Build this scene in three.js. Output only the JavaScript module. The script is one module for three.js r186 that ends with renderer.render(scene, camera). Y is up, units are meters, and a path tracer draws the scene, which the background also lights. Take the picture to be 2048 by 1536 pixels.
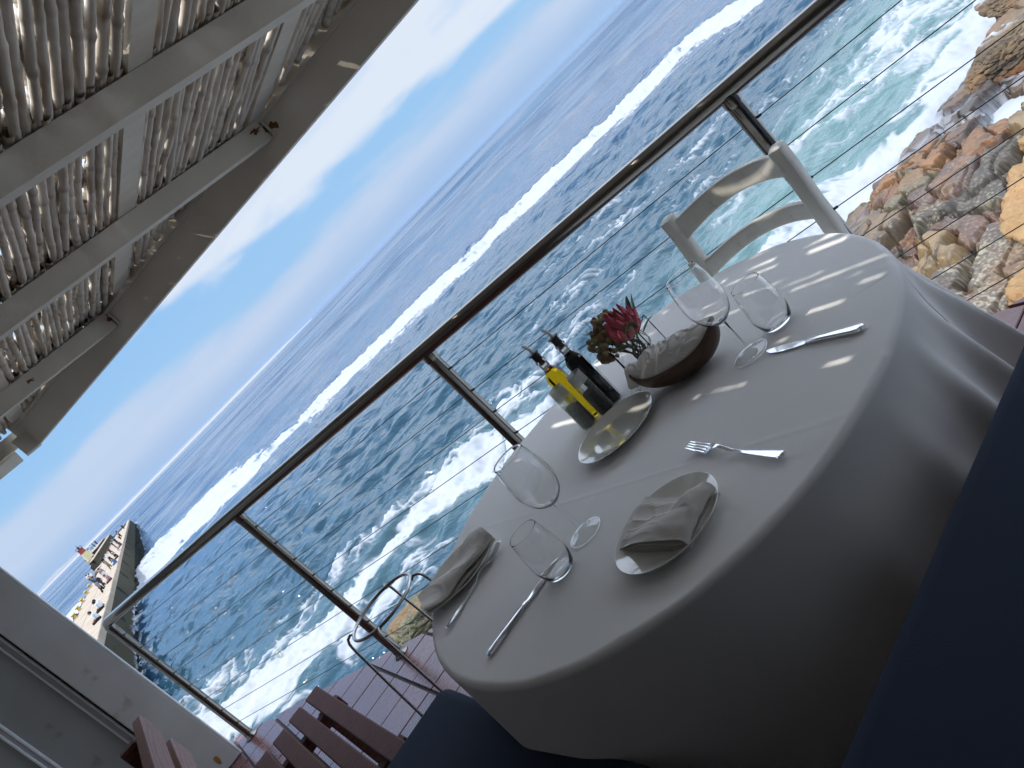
import * as THREE from 'three';
import { RoundedBoxGeometry } from 'three/addons/geometries/RoundedBoxGeometry.js';
import { ImprovedNoise } from 'three/addons/math/ImprovedNoise.js';
import { MarchingCubes } from 'three/addons/objects/MarchingCubes.js';
import { mergeGeometries, mergeVertices, toCreasedNormals } from 'three/addons/utils/BufferGeometryUtils.js';
import { Brush, Evaluator, SUBTRACTION } from 'three-bvh-csg';

// ------------------------------------------------------------------ camera, sky, sun, exposure
const D2R = Math.PI / 180;
const scene = new THREE.Scene();
const camera = new THREE.PerspectiveCamera(49.73, 4 / 3, 0.05, 30000);
camera.position.set(0, 1.4, 0);
camera.rotation.order = 'YXZ';
camera.rotation.set(-12.916 * D2R, 33.7 * D2R, -45.45 * D2R);
const EXPOSURE = 1.5, SUN_AZ = -115, SUN_EL = 62, SUN_I = 2.4, SKY_I = 0.66;
const renderer = new THREE.WebGLRenderer({ antialias: true });
renderer.toneMapping = THREE.LinearToneMapping;
renderer.toneMappingExposure = EXPOSURE;
renderer.shadowMap.enabled = true;

// seeded noise
let seed = 7;
const rnd = () => { seed = (seed * 1664525 + 1013904223) >>> 0; return seed / 4294967296; };
const rr = (a, b) => a + (b - a) * rnd();
const PERM = new Uint8Array(512);
{ const p = [...Array(256).keys()]; for (let i = 255; i > 0; i--) { const j = Math.floor(rnd() * (i + 1)); [p[i], p[j]] = [p[j], p[i]]; } for (let i = 0; i < 512; i++) PERM[i] = p[i & 255]; }
const G2 = [...Array(16).keys()].map(i => [Math.cos(i * Math.PI / 8), Math.sin(i * Math.PI / 8)]);
function n2(x, y) {                                                // gradient noise, about -0.7..0.7
  const xi = Math.floor(x), yi = Math.floor(y), fx = x - xi, fy = y - yi, X = xi & 255, Y = yi & 255;
  const u = fx * fx * fx * (fx * (fx * 6 - 15) + 10), v = fy * fy * fy * (fy * (fy * 6 - 15) + 10);
  const g = (a, b, dx, dy) => { const q = G2[PERM[PERM[(X + a) & 255] + ((Y + b) & 255)] & 15]; return q[0] * dx + q[1] * dy; };
  const a = g(0, 0, fx, fy), b = g(1, 0, fx - 1, fy), c = g(0, 1, fx, fy - 1), d = g(1, 1, fx - 1, fy - 1);
  return a + (b - a) * u + (c - a) * v + (a - b - c + d) * u * v;
}
const fbm = (x, y, o = 4) => { let s = 0, a = 0.5, f = 1; for (let i = 0; i < o; i++) { s += a * n2(x * f + i * 17.3, y * f - i * 9.1); a *= 0.5; f *= 2.03; } return s; };
const IMP = new ImprovedNoise(), n3 = (x, y, z) => IMP.noise(x + 300.3, y + 300.7, z + 300.1) * 0.8;
const fbm3 = (x, y, z, o = 4) => { let s = 0, a = 0.5, f = 1; for (let i = 0; i < o; i++) { s += a * n3(x * f + i * 7.1, y * f + i * 3.3, z * f - i * 5.9); a *= 0.5; f *= 2.07; } return s; };
const clamp = (x, a = 0, b = 1) => Math.min(b, Math.max(a, x));
const sst = (a, b, x) => { const t = clamp((x - a) / (b - a)); return t * t * (3 - 2 * t); };
const mix = (a, b, t) => a + (b - a) * t;
const mix3 = (a, b, t) => [mix(a[0], b[0], t), mix(a[1], b[1], t), mix(a[2], b[2], t)];
const lin = (r, g, b) => [r, g, b].map(c => { c /= 255; return c <= 0.04045 ? c / 12.92 : ((c + 0.055) / 1.055) ** 2.4; });

// the sky: blue air, a pale haze bank low over the sea and a bright cloud band above it
function skyColor(az, el) {
  if (el < 0) return mix3(lin(172, 198, 230), lin(70, 95, 120), sst(0, -12, el));
  const stops = [[0, lin(160, 190, 228)], [4, lin(158, 202, 243)], [10, lin(146, 194, 245)], [28, lin(112, 168, 232)], [90, lin(66, 118, 198)]];
  let c = stops[4][1];
  for (let i = 0; i < 4; i++) if (el <= stops[i + 1][0]) { c = mix3(stops[i][1], stops[i + 1][1], sst(stops[i][0], stops[i + 1][0], el)); break; }
  const w = fbm(az * 0.05, el * 0.32, 5), f = fbm(az * 0.16 + 40 + w * 3, el * 0.8 + w, 6);
  // haze bank
  const top = 3.5 + 1.1 * sst(-40, -58, az) + w * 1.6 + f * 0.8, bot = 0.7 + sst(-50, -25, az) * 0.5;
  let b = sst(top + 0.5, top - 0.9, el) * sst(bot - 1.2, bot + 1.6, el) * (0.82 + f * 0.5);
  c = mix3(c, lin(201, 216, 240), clamp(b, 0, 0.86));
  // cloud band
  const lo = 5.2 + sst(-34, -55, az) * 2.4 - sst(-30, -14, az) * 1.2 + f * 1.6 + w * 1.2;
  let a = sst(lo - 0.1, lo + 0.9, el) * (1 - 0.55 * sst(30, 75, el + w * 14)) * sst(-56, -46, az + f * 20) * (0.95 + f * 0.9);
  if (az > 20 || az < -80) a = Math.max(a, 0) * 0.9;
  c = mix3(c, lin(228, 237, 250), clamp(a, 0, 0.94));
  // thin wisps in the left gap and scattered high cloud
  const hi = sst(0.02, 0.42, fbm(az * 0.035 + 9, el * 0.075, 5)) * sst(12, 30, el) * 0.8;
  c = mix3(c, lin(232, 238, 248), hi);
  // the veil brightens the sky above the frame, added to light the table
  const skyLift = 1 + 2.2 * sst(8, 36, el) * (0.85 + 0.4 * fbm(az * 0.03 + 2, el * 0.05, 4));
  c = c.map((q, i) => mix(q, lin(206, 222, 246)[i], 0.7 * sst(9, 36, el)) * skyLift);
  return c;
}
{
  const W = 2048, H = 1024, d = new Float32Array(W * H * 4);
  for (let j = 0; j < H; j++) for (let i = 0; i < W; i++) {
    const el = ((j + 0.5) / H - 0.5) * 180, ph = ((i + 0.5) / W - 0.5) * 2 * Math.PI;
    let az = Math.atan2(Math.cos(ph), -Math.sin(ph)) / D2R;        // dir = (cos ph, sin ph) in x, z
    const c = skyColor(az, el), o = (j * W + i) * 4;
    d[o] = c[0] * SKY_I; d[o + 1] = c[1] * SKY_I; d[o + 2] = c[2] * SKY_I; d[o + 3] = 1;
  }
  const t = new THREE.DataTexture(d, W, H, THREE.RGBAFormat, THREE.FloatType);
  t.mapping = THREE.EquirectangularReflectionMapping; t.magFilter = t.minFilter = THREE.LinearFilter; t.needsUpdate = true;
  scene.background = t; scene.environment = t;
}
const sun = new THREE.DirectionalLight(new THREE.Color(1.0, 0.95, 0.87), SUN_I);
sun.position.set(Math.sin(SUN_AZ * D2R) * Math.cos(SUN_EL * D2R), Math.sin(SUN_EL * D2R), -Math.cos(SUN_AZ * D2R) * Math.cos(SUN_EL * D2R)).multiplyScalar(40);
sun.castShadow = true; sun.shadow.radius = 1;
Object.assign(sun.shadow.camera, { left: -25, right: 25, top: 25, bottom: -25, near: 1, far: 120 });
sun.shadow.mapSize.set(4096, 4096);
scene.add(sun);

// ------------------------------------------------------------------ helpers
const used = new Map();
function numbered(name) { const n = used.get(name) ?? 0; used.set(name, n + 1); return n ? `${name}_${String(n).padStart(3, '0')}` : name; }
function tag(o, label, category, group, kind) {
  if (label) o.userData.label = label; if (category) o.userData.category = category;
  if (group) o.userData.group = group; if (kind) o.userData.kind = kind; return o;
}
function thing(name, label, category, pos = [0, 0, 0], turn = 0, group) {
  const o = new THREE.Group(); o.name = numbered(name); o.position.set(...pos); o.rotation.y = turn; scene.add(o);
  return tag(o, label, category, group);
}
function part(name, geo, m, parent, label) {
  if (Array.isArray(geo)) geo = mergeGeometries(geo.map(g => { g = g.index ? g.toNonIndexed() : g; for (const k of Object.keys(g.attributes)) if (!['position', 'normal', 'uv'].includes(k)) g.deleteAttribute(k); return g; }));
  const o = new THREE.Mesh(geo, m); o.name = parent ? name : numbered(name); o.castShadow = o.receiveShadow = true; (parent ?? scene).add(o);
  if (label) o.userData.label = label; return o;
}
const struct = (name, geo, m, parent) => { const o = part(name, geo, m, parent); if (!parent) o.userData.kind = 'structure'; return o; };
const copy = (o, name) => { const c = o.clone(); c.name = numbered(name ?? o.name.replace(/_\d{3}$/, '')); c.userData = { ...o.userData }; scene.add(c); return c; };
const V3 = (x, y, z) => new THREE.Vector3(x, y, z);
function meterUV(g, s = 1) {                                       // uv in metres by the dominant face normal
  g = g.index ? g.toNonIndexed() : g; const p = g.attributes.position, n = g.attributes.normal, uv = new Float32Array(p.count * 2);
  for (let i = 0; i < p.count; i++) {
    const x = Math.abs(n.getX(i)), y = Math.abs(n.getY(i)), z = Math.abs(n.getZ(i));
    const [a, b] = y > x && y > z ? [p.getX(i), p.getZ(i)] : x > z ? [p.getZ(i), p.getY(i)] : [p.getX(i), p.getY(i)];
    uv[i * 2] = a * s; uv[i * 2 + 1] = b * s;
  }
  g.setAttribute('uv', new THREE.BufferAttribute(uv, 2)); return g;
}
function bx(w, h, d, x = 0, y = 0, z = 0, r = 0.004, seg = 1) {
  return meterUV(new RoundedBoxGeometry(w, h, d, seg, Math.min(r, w / 2.01, h / 2.01, d / 2.01))).translate(x, y, z);
}
function bar(a, b, r, n = 10, r2 = r) {
  const A = V3(...a), B = V3(...b), L = A.distanceTo(B), g = new THREE.CylinderGeometry(r2, r, L, n, 1);
  g.applyQuaternion(new THREE.Quaternion().setFromUnitVectors(V3(0, 1, 0), B.clone().sub(A).normalize()));
  const m = A.add(B).multiplyScalar(0.5); return g.translate(m.x, m.y, m.z);
}
const tube = (pts, r, n = 8, seg = 40, tension = 0.3) => new THREE.TubeGeometry(new THREE.CatmullRomCurve3(pts.map(p => V3(...p)), false, 'catmullrom', tension), seg, r, n);
const lathe = (pts, n = 40) => new THREE.LatheGeometry(pts.map(p => new THREE.Vector2(p[0], p[1])), n);
// loft: sections [x, y, halfWidth(z), halfHeight(y), zOffset] along x, superelliptic cross-section
function loft(sec, n = 12, pw = 1) {
  const P = [], I = [], U = [];
  sec.forEach((s, i) => { for (let k = 0; k < n; k++) { const a = k / n * 2 * Math.PI, c = Math.cos(a), q = Math.sin(a); P.push(s[0], s[1] + Math.sign(q) * Math.abs(q) ** pw * s[3], (s[4] ?? 0) + Math.sign(c) * Math.abs(c) ** pw * s[2]); U.push(s[0], k / n * 0.02); } });
  for (let i = 0; i < sec.length - 1; i++) for (let k = 0; k < n; k++) { const a = i * n + k, b = i * n + (k + 1) % n; I.push(a, b, a + n, b, b + n, a + n); }
  for (const [e, f] of [[0, 1], [sec.length - 1, 0]]) { const c = P.length / 3; P.push(sec[e][0], sec[e][1], sec[e][4] ?? 0); U.push(sec[e][0], 0); for (let k = 0; k < n; k++) { const a = e * n + k, b = e * n + (k + 1) % n; f ? I.push(c, b, a) : I.push(c, a, b); } }
  const g = new THREE.BufferGeometry(); g.setAttribute('position', new THREE.Float32BufferAttribute(P, 3)); g.setAttribute('uv', new THREE.Float32BufferAttribute(U, 2)); g.setIndex(I);
  return toCreasedNormals(g, 0.7);
}
// surface from a grid of points f(i, j) -> [x, y, z], optional colours and uv
function grid(nu, nv, f, { color, uv, closeU = false } = {}) {
  const P = [], C = [], U = [], I = [], W = nu + 1;
  for (let j = 0; j <= nv; j++) for (let i = 0; i <= nu; i++) { const p = f(i / nu, j / nv, i, j); P.push(...p); if (color) C.push(...color(i / nu, j / nv, p)); const q = uv ? uv(i / nu, j / nv, p) : [i / nu, j / nv]; U.push(q[0], q[1]); }
  for (let j = 0; j < nv; j++) for (let i = 0; i < nu; i++) { const a = j * W + i; I.push(a, a + W, a + 1, a + 1, a + W, a + W + 1); }
  const g = new THREE.BufferGeometry(); g.setAttribute('position', new THREE.Float32BufferAttribute(P, 3)); g.setAttribute('uv', new THREE.Float32BufferAttribute(U, 2));
  if (color) g.setAttribute('color', new THREE.Float32BufferAttribute(C, 3)); g.setIndex(I); g.computeVertexNormals();
  if (closeU) { const n = g.attributes.normal; for (let j = 0; j <= nv; j++) { const a = j * W, b = a + nu, x = n.getX(a) + n.getX(b), y = n.getY(a) + n.getY(b), z = n.getZ(a) + n.getZ(b), l = Math.hypot(x, y, z) || 1; n.setXYZ(a, x / l, y / l, z / l); n.setXYZ(b, x / l, y / l, z / l); } }
  return g;
}
// tileable value textures
function tex(N, f, { srgb = false, repeat = [1, 1] } = {}) {
  const d = new Uint8Array(N * N * 4);
  for (let j = 0; j < N; j++) for (let i = 0; i < N; i++) { const c = f(i / N, j / N), o = (j * N + i) * 4, a = Array.isArray(c) ? c : [c, c, c]; for (let k = 0; k < 3; k++) d[o + k] = clamp(a[k]) * 255; d[o + 3] = 255; }
  const t = new THREE.DataTexture(d, N, N); t.wrapS = t.wrapT = THREE.RepeatWrapping; t.magFilter = THREE.LinearFilter; t.minFilter = THREE.LinearMipmapLinearFilter; t.generateMipmaps = true;
  if (srgb) t.colorSpace = THREE.SRGBColorSpace; t.repeat.set(...repeat); t.needsUpdate = true; return t;
}
const tn = (u, v, f, o = 4) => {                                    // noise that repeats over 0..1
  let s = 0, a = 0.5; for (let i = 0; i < o; i++) { const U = u * f, V = v * f, x = u, y = v; const A = n2(U, V), B = n2(U - f, V), C = n2(U, V - f), E = n2(U - f, V - f); s += a * ((A * (1 - x) + B * x) * (1 - y) + (C * (1 - x) + E * x) * y); a *= 0.5; f *= 2; } return s;
};
const again = (t, x, y) => { const c = t.clone(); c.repeat.set(x, y); c.needsUpdate = true; return c; };
const grainT = tex(512, (u, v) => 0.5 + tn(u, v, 24, 4) * 0.8);
const blotchT = tex(512, (u, v) => 0.5 + tn(u, v, 5, 5) * 0.9);
const paintT = tex(512, (u, v) => { const b = tn(u, v, 4, 5), s = sst(0.16, 0.34, tn(u + 0.3, v, 9, 4)); return mix3([0.93 + b * 0.12, 0.925 + b * 0.13, 0.91 + b * 0.16], [0.66, 0.6, 0.5], s * 0.35); }, { srgb: true });
const woodT = tex(512, (u, v) => { const g = tn(u * 1, v * 1, 3, 2) * 0.4, s = Math.abs(tn(u, v * 0.999, 6, 3)); const l = 0.5 + 0.5 * Math.sin((v * 60 + g * 40)); const w = 0.62 + l * 0.12 + tn(u, v, 60, 2) * 0.35 - s * 0.35; return [w, w * 0.93, w * 0.9]; }, { srgb: true });
const weaveT = tex(512, (u, v) => 0.5 + 0.22 * Math.sin(u * 2 * Math.PI * 64) * Math.cos(v * 2 * Math.PI * 64) + tn(u, v, 40, 2) * 0.5);
const mat = (color, roughness = 0.6, extra = {}) => new THREE.MeshStandardMaterial({ color: Array.isArray(color) ? new THREE.Color().setRGB(...color) : color, roughness, ...extra });
const phys = (color, roughness, extra = {}) => new THREE.MeshPhysicalMaterial({ color: Array.isArray(color) ? new THREE.Color().setRGB(...color) : color, roughness, ...extra });
const M = {
  paint: mat([0.82, 0.755, 0.65], 0.5, { map: again(paintT, 1.3, 1.3), bumpMap: again(grainT, 3, 3), bumpScale: 0.0006 }),
  column: mat([0.66, 0.65, 0.64], 0.55, { map: again(paintT, 0.8, 0.8), bumpMap: again(grainT, 4, 4), bumpScale: 0.0005 }),
  chair: mat([0.78, 0.76, 0.70], 0.38, { map: again(paintT, 2, 2) }),
  steel: mat([0.28, 0.275, 0.265], 0.40, { metalness: 1, roughnessMap: again(blotchT, 3, 1), map: again(tex(256, (u, v) => { const r = sst(0.05, 0.3, tn(u, v, 5, 4)); return mix3([0.95, 0.93, 0.9], [0.80, 0.66, 0.52], r); }, { srgb: true }), 2, 6) }),
  cable: mat([0.05, 0.045, 0.04], 0.5, { metalness: 0.6 }),
  dark: mat([0.02, 0.02, 0.02], 0.5),
  chrome: mat([0.78, 0.79, 0.82], 0.12, { metalness: 1 }),
  wire: mat([0.45, 0.43, 0.42], 0.22, { metalness: 1 }),
  china: phys([0.80, 0.78, 0.70], 0.12, { clearcoat: 1, clearcoatRoughness: 0.04 }),
  cloth: mat([0.92, 0.905, 0.88], 0.95, { bumpMap: again(weaveT, 5, 5), bumpScale: 0.0002, side: THREE.DoubleSide }),
  napkin: mat([0.74, 0.70, 0.64], 0.95, { bumpMap: again(weaveT, 8, 8), bumpScale: 0.0002, side: THREE.DoubleSide }),
  glass: phys([1, 1, 1], 0.0, { transmission: 1, thickness: 0.002, ior: 1.5 }),
  jar: phys([0.86, 0.88, 0.86], 0.06, { transmission: 1, thickness: 0, ior: 1.5 }),
  frost: phys([0.80, 0.80, 0.76], 0.22, { transmission: 0.55, thickness: 0 }),
  pane: phys([0.98, 0.99, 0.985], 0.0, { transmission: 1, thickness: 0, ior: 1.5 }),
  navy: phys([0.017, 0.030, 0.062], 0.95, { sheen: 0.35, sheenRoughness: 0.5, sheenColor: new THREE.Color().setRGB(0.10, 0.14, 0.22), bumpMap: again(weaveT, 6, 6), bumpScale: 0.0006 }),
  tileJoint: mat([0.085, 0.08, 0.075], 0.9, { bumpMap: again(grainT, 4, 4), bumpScale: 0.002 }),
  slat: mat([0.27, 0.10, 0.07], 0.72, { map: again(woodT, 1.2, 5), bumpMap: again(grainT, 2, 12), bumpScale: 0.0012 }),
  bowlWood: mat([0.20, 0.10, 0.045], 0.35, { map: again(woodT, 1, 1) }),
};
// world <-> the terrace grid (u runs left along the bench, v towards the sea, both 0 under the camera)
const UA = -59.5 * D2R, US = Math.sin(UA), UC = -Math.cos(UA), VS = -UC, VC = US;   // u = (US, UC), v = (VS, VC) in x, z
const uv2 = (u, v, y = 0) => [US * u + VS * v, y, UC * u + VC * v];
const GRID_TURN = 59.5 * D2R;                                       // a group turned so: local x = v, local z = -u

// ------------------------------------------------------------------ sea, far shore
const SEA = -4.6, K = 1.38;                                         // shore and pier are laid out at 1/K about the camera's foot, then set out at full size
const far = (x, y, z) => [x * K, 1.4 + (y - 1.4) * K, z * K];
const farGeo = g => g.scale(K, K, K).translate(0, 1.4 - 1.4 * K, 0);
const farPut = (o, p) => { o.position.set(...far(...p)); o.scale.setScalar(K); return o; };
const lineZ = x => { const K = [[-140, -70], [-80, -50], [-62, -37.5], [-55, -38.5], [-49.4, -41.5], [-43.8, -48], [-31.7, -50.5], [-23, -54.5], [-9.5, -59], [-4, -52], [6, -48], [30, -44]]; for (let i = 0; i < K.length - 1; i++) if (x <= K[i + 1][0]) return mix(K[i][1], K[i + 1][1], sst(K[i][0], K[i + 1][0], x)); return -44; };
const rockEdge = x => { const K = [[-30, -5], [-16.5, -6], [-14.2, -9.8], [-12.5, -11.4], [-10, -11.2], [-6.5, -8.5], [-4.2, -11], [-3, -14.4], [-2.5, -15.8], [-1.9, -16.1], [-1.3, -17.2], [-0.4, -18.1], [0.2, -18.6], [1.3, -19.6], [4, -23], [9, -24]]; if (x < K[0][0]) return K[0][1]; for (let i = 0; i < K.length - 1; i++) if (x <= K[i + 1][0]) return mix(K[i][1], K[i + 1][1], (x - K[i][0]) / (K[i + 1][0] - K[i][0])); return -24; };
function seaPoint(x, z, gap) {
  const d = Math.hypot(x, z), p = x * 0.82 - z * 0.57, q = x * 0.57 + z * 0.82;
  const wq = q + n2(p * 0.05, q * 0.05) * 6, wp = p + n2(q * 0.07 + 9, p * 0.04) * 6;
  // how much foam lies here
  let D = 0, aer = 0;
  const lz = lineZ(x) + fbm(x * 0.09, 3.1, 4) * 4.5, e = z - lz;
  const wob = n2(x * 0.35, z * 0.35) * 1.8 + n2(x * 1.1, z * 1.1) * 0.8;
  D = Math.max(D, 0.88 * sst(-4.4, -2.0, e + wob) * sst(8.5 + fbm(x * 0.11, 8, 2) * 7, 2.6, e + wob));      // the breaker line
  D = Math.max(D, 0.60 * sst(0, 3, e) * sst(15 + fbm(x * 0.09, 1, 2) * 9, 5, e) * (0.8 + fbm(x * 0.1, z * 0.1, 2)));
  const re = rockEdge(x) - z;                                       // metres seaward of the rocks
  const right = sst(-9.5, -4, x);
  if (right > 0) {
    const s = re + n2(x * 0.3, z * 0.3) * 2.5;
    D = Math.max(D, right * (sst(16, 4, s) * 0.58 + sst(3.0, 0.1, s) * 0.36));
    aer = Math.max(aer, right * sst(17, 5, s) * (0.55 + 0.6 * fbm(x * 0.12, z * 0.16, 3)));
  }
  const left = sst(-4, -11, x) * sst(-30, -22, x);
  if (left > 0) { const s = re - 4.3 + fbm(x * 0.16, z * 0.1, 3) * 3.4; D = Math.max(D, left * (0.84 * sst(1.9, 0.5, Math.abs(s)) + 0.10 * sst(5, 2, Math.abs(s)))); D = Math.max(D, left * 0.52 * sst(6, 2.5, Math.abs(s))); aer = Math.max(aer, left * 0.15 * sst(4, 1, Math.abs(s))); }
  const patch = sst(0.0, 0.3, fbm(wp * 0.035 + 5, wq * 0.075, 3));  // drifting lace
  D = Math.max(D, 0.52 * patch * sst(-34, -24, x) * sst(-47, -36, z) * sst(-12, -17, z));
  D = Math.max(D, 0.4 * sst(-26, -10, x) * sst(-44, -32, z) * sst(-13, -20, z));
  // by the pier wall
  const ps = x * -0.826 + z * -0.563 - 49.9, pt = -(x * 0.563 - z * 0.826) - 4.95; // along the pier, and left of its wall
  const off = -pt;
  if (off > 0 && ps > -30) {
    D = Math.max(D, sst(1.2, 0.2, off + n2(x * 0.8, z * 0.8) * 1.2) * 0.56);
    D = Math.max(D, 1.05 * sst(17 + fbm(ps * 0.05, 2, 3) * 22, 9, off) * sst(12, 22, ps + fbm(off * 0.12, 5, 2) * 16) * sst(72, 55, ps + fbm(off * 0.15, 7, 2) * 26) * sst(0.8, 3, off));
  }
  const pool = sst(1.25, 0.75, Math.hypot((x - 0.5) / 1.25, (z + 15.5) / 1.05) + n2(x * 1.4, z * 1.4) * 0.3); D = Math.max(D, pool * 0.97);
  // lacework: warped ridged noises
  const gx = x + n2(x * 1.1, z * 1.1) * 0.7, gz = z + n2(x * 1.1 + 7, z * 1.1 + 3) * 0.7;
  const lx = gx * 0.82 - gz * 0.57, lq = gx * 0.57 + gz * 0.82;
  const r1 = 1 - Math.min(1, Math.abs(n2(lx * 0.5, lq * 0.85)) * 3.0), r2 = 1 - Math.min(1, Math.abs(n2(lx * 1.3 + 4, lq * 2.1)) * 3.0), r3 = 1 - Math.min(1, Math.abs(n2(lx * 3.4 + 9, lq * 5.2)) * 2.8);
  const lace = r1 * 0.40 + r2 * 0.36 + r3 * 0.24, big = 0.5 + n2(lx * 0.26 + 3, lq * 0.5) * 0.9;
  const F = sst(0.0, 0.2, lace * 0.55 + big * 0.4 - (1.02 - D * 1.05));
  // height
  let h = 0;
  const add = (L, s, k, st = 2.2) => { if (L > gap * 2.1) { const a = n2(wp / (L * st) + k * 13, wq / L + k * 7), r = 0.5 - Math.abs(a) * 1.6; h += s * L * (a * 0.7 + r * 0.35); } };
  add(0.19, 0.26, 1, 1.3); add(0.36, 0.44, 2, 1.6); add(0.7, 0.46, 3, 1.9); add(1.4, 0.24, 4, 2.1); add(3.6, 0.07, 5, 2); add(9, 0.03, 6, 2); add(24, 0.02, 7); add(70, 0.03, 8); add(150, 0.03, 9);
  h *= 1 - 0.35 * D;
  h += F * (fbm(x * 2.2, z * 2.2, 3) * 0.22 + n2(x * 7, z * 7) * 0.05); h += 0.5 * sst(2.5, 0, Math.abs(e + 0.8)) * sst(0.6, 1, D) + F * 0.05 + D * fbm(x * 0.7, z * 0.7, 3) * 0.35;
  h *= mix(0.3, 1, sst(0, 5, re) * (right > 0 || left > 0 ? 1 : 1)); if (re < 0.6) h = mix(h - 0.25 * sst(0.6, -0.4, re), 0.1 + F * 0.1, pool);
  h = Math.max(-0.5, h);
  return [h, F, clamp(aer), D];
}
// far water is roughened by waves that the mesh does not hold: it mirrors less of the low sky
const calm = (() => { const d = new Uint8Array(2 * 64 * 4); for (let j = 0; j < 64; j++) for (let i = 0; i < 8; i++) d[j * 8 + i] = mix(0.11, 0.95, j / 63) * 255; const t = new THREE.DataTexture(d, 2, 64); t.magFilter = THREE.LinearFilter; t.channel = 1; t.needsUpdate = true; return t; })();
// ripples too small for the mesh, as a tiling normal map 6 m wide
const ripples = (() => {
  const N = 512, W = []; for (let i = 0; i < 64; i++) { const k = 3 * 30 ** (i / 63), a = Math.atan2(0.82, 0.57) + (rnd() + rnd() - 1) * 1.25; W.push([Math.round(Math.cos(a) * k), Math.round(Math.sin(a) * k), rr(0, 6.28), 0.036 * (0.7 + 0.6 * rnd())]); }
  const C = new Float32Array(N * 2).map((_, i) => Math.cos(i / N * 2 * Math.PI)), d = new Uint8Array(N * N * 4);
  for (let j = 0; j < N; j++) for (let i = 0; i < N; i++) { let sx = 0, sy = 0; for (const [kx, ky, ph, s] of W) { let t = (kx * i + ky * j + Math.round(ph / 6.2832 * N)) % N; if (t < 0) t += N; const c = C[t] * s, l = Math.hypot(kx, ky); sx += c * kx / l; sy += c * ky / l; } const l = Math.hypot(sx, sy, 1), o = (j * N + i) * 4; d[o] = (0.5 - 0.5 * sx / l) * 255; d[o + 1] = (0.5 - 0.5 * sy / l) * 255; d[o + 2] = (0.5 + 0.5 / l) * 255; d[o + 3] = 255; }
  const t = new THREE.DataTexture(d, N, N); t.wrapS = t.wrapT = THREE.RepeatWrapping; t.magFilter = THREE.LinearFilter; t.minFilter = THREE.LinearMipmapLinearFilter; t.generateMipmaps = true; t.needsUpdate = true; return t;
})();
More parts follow.
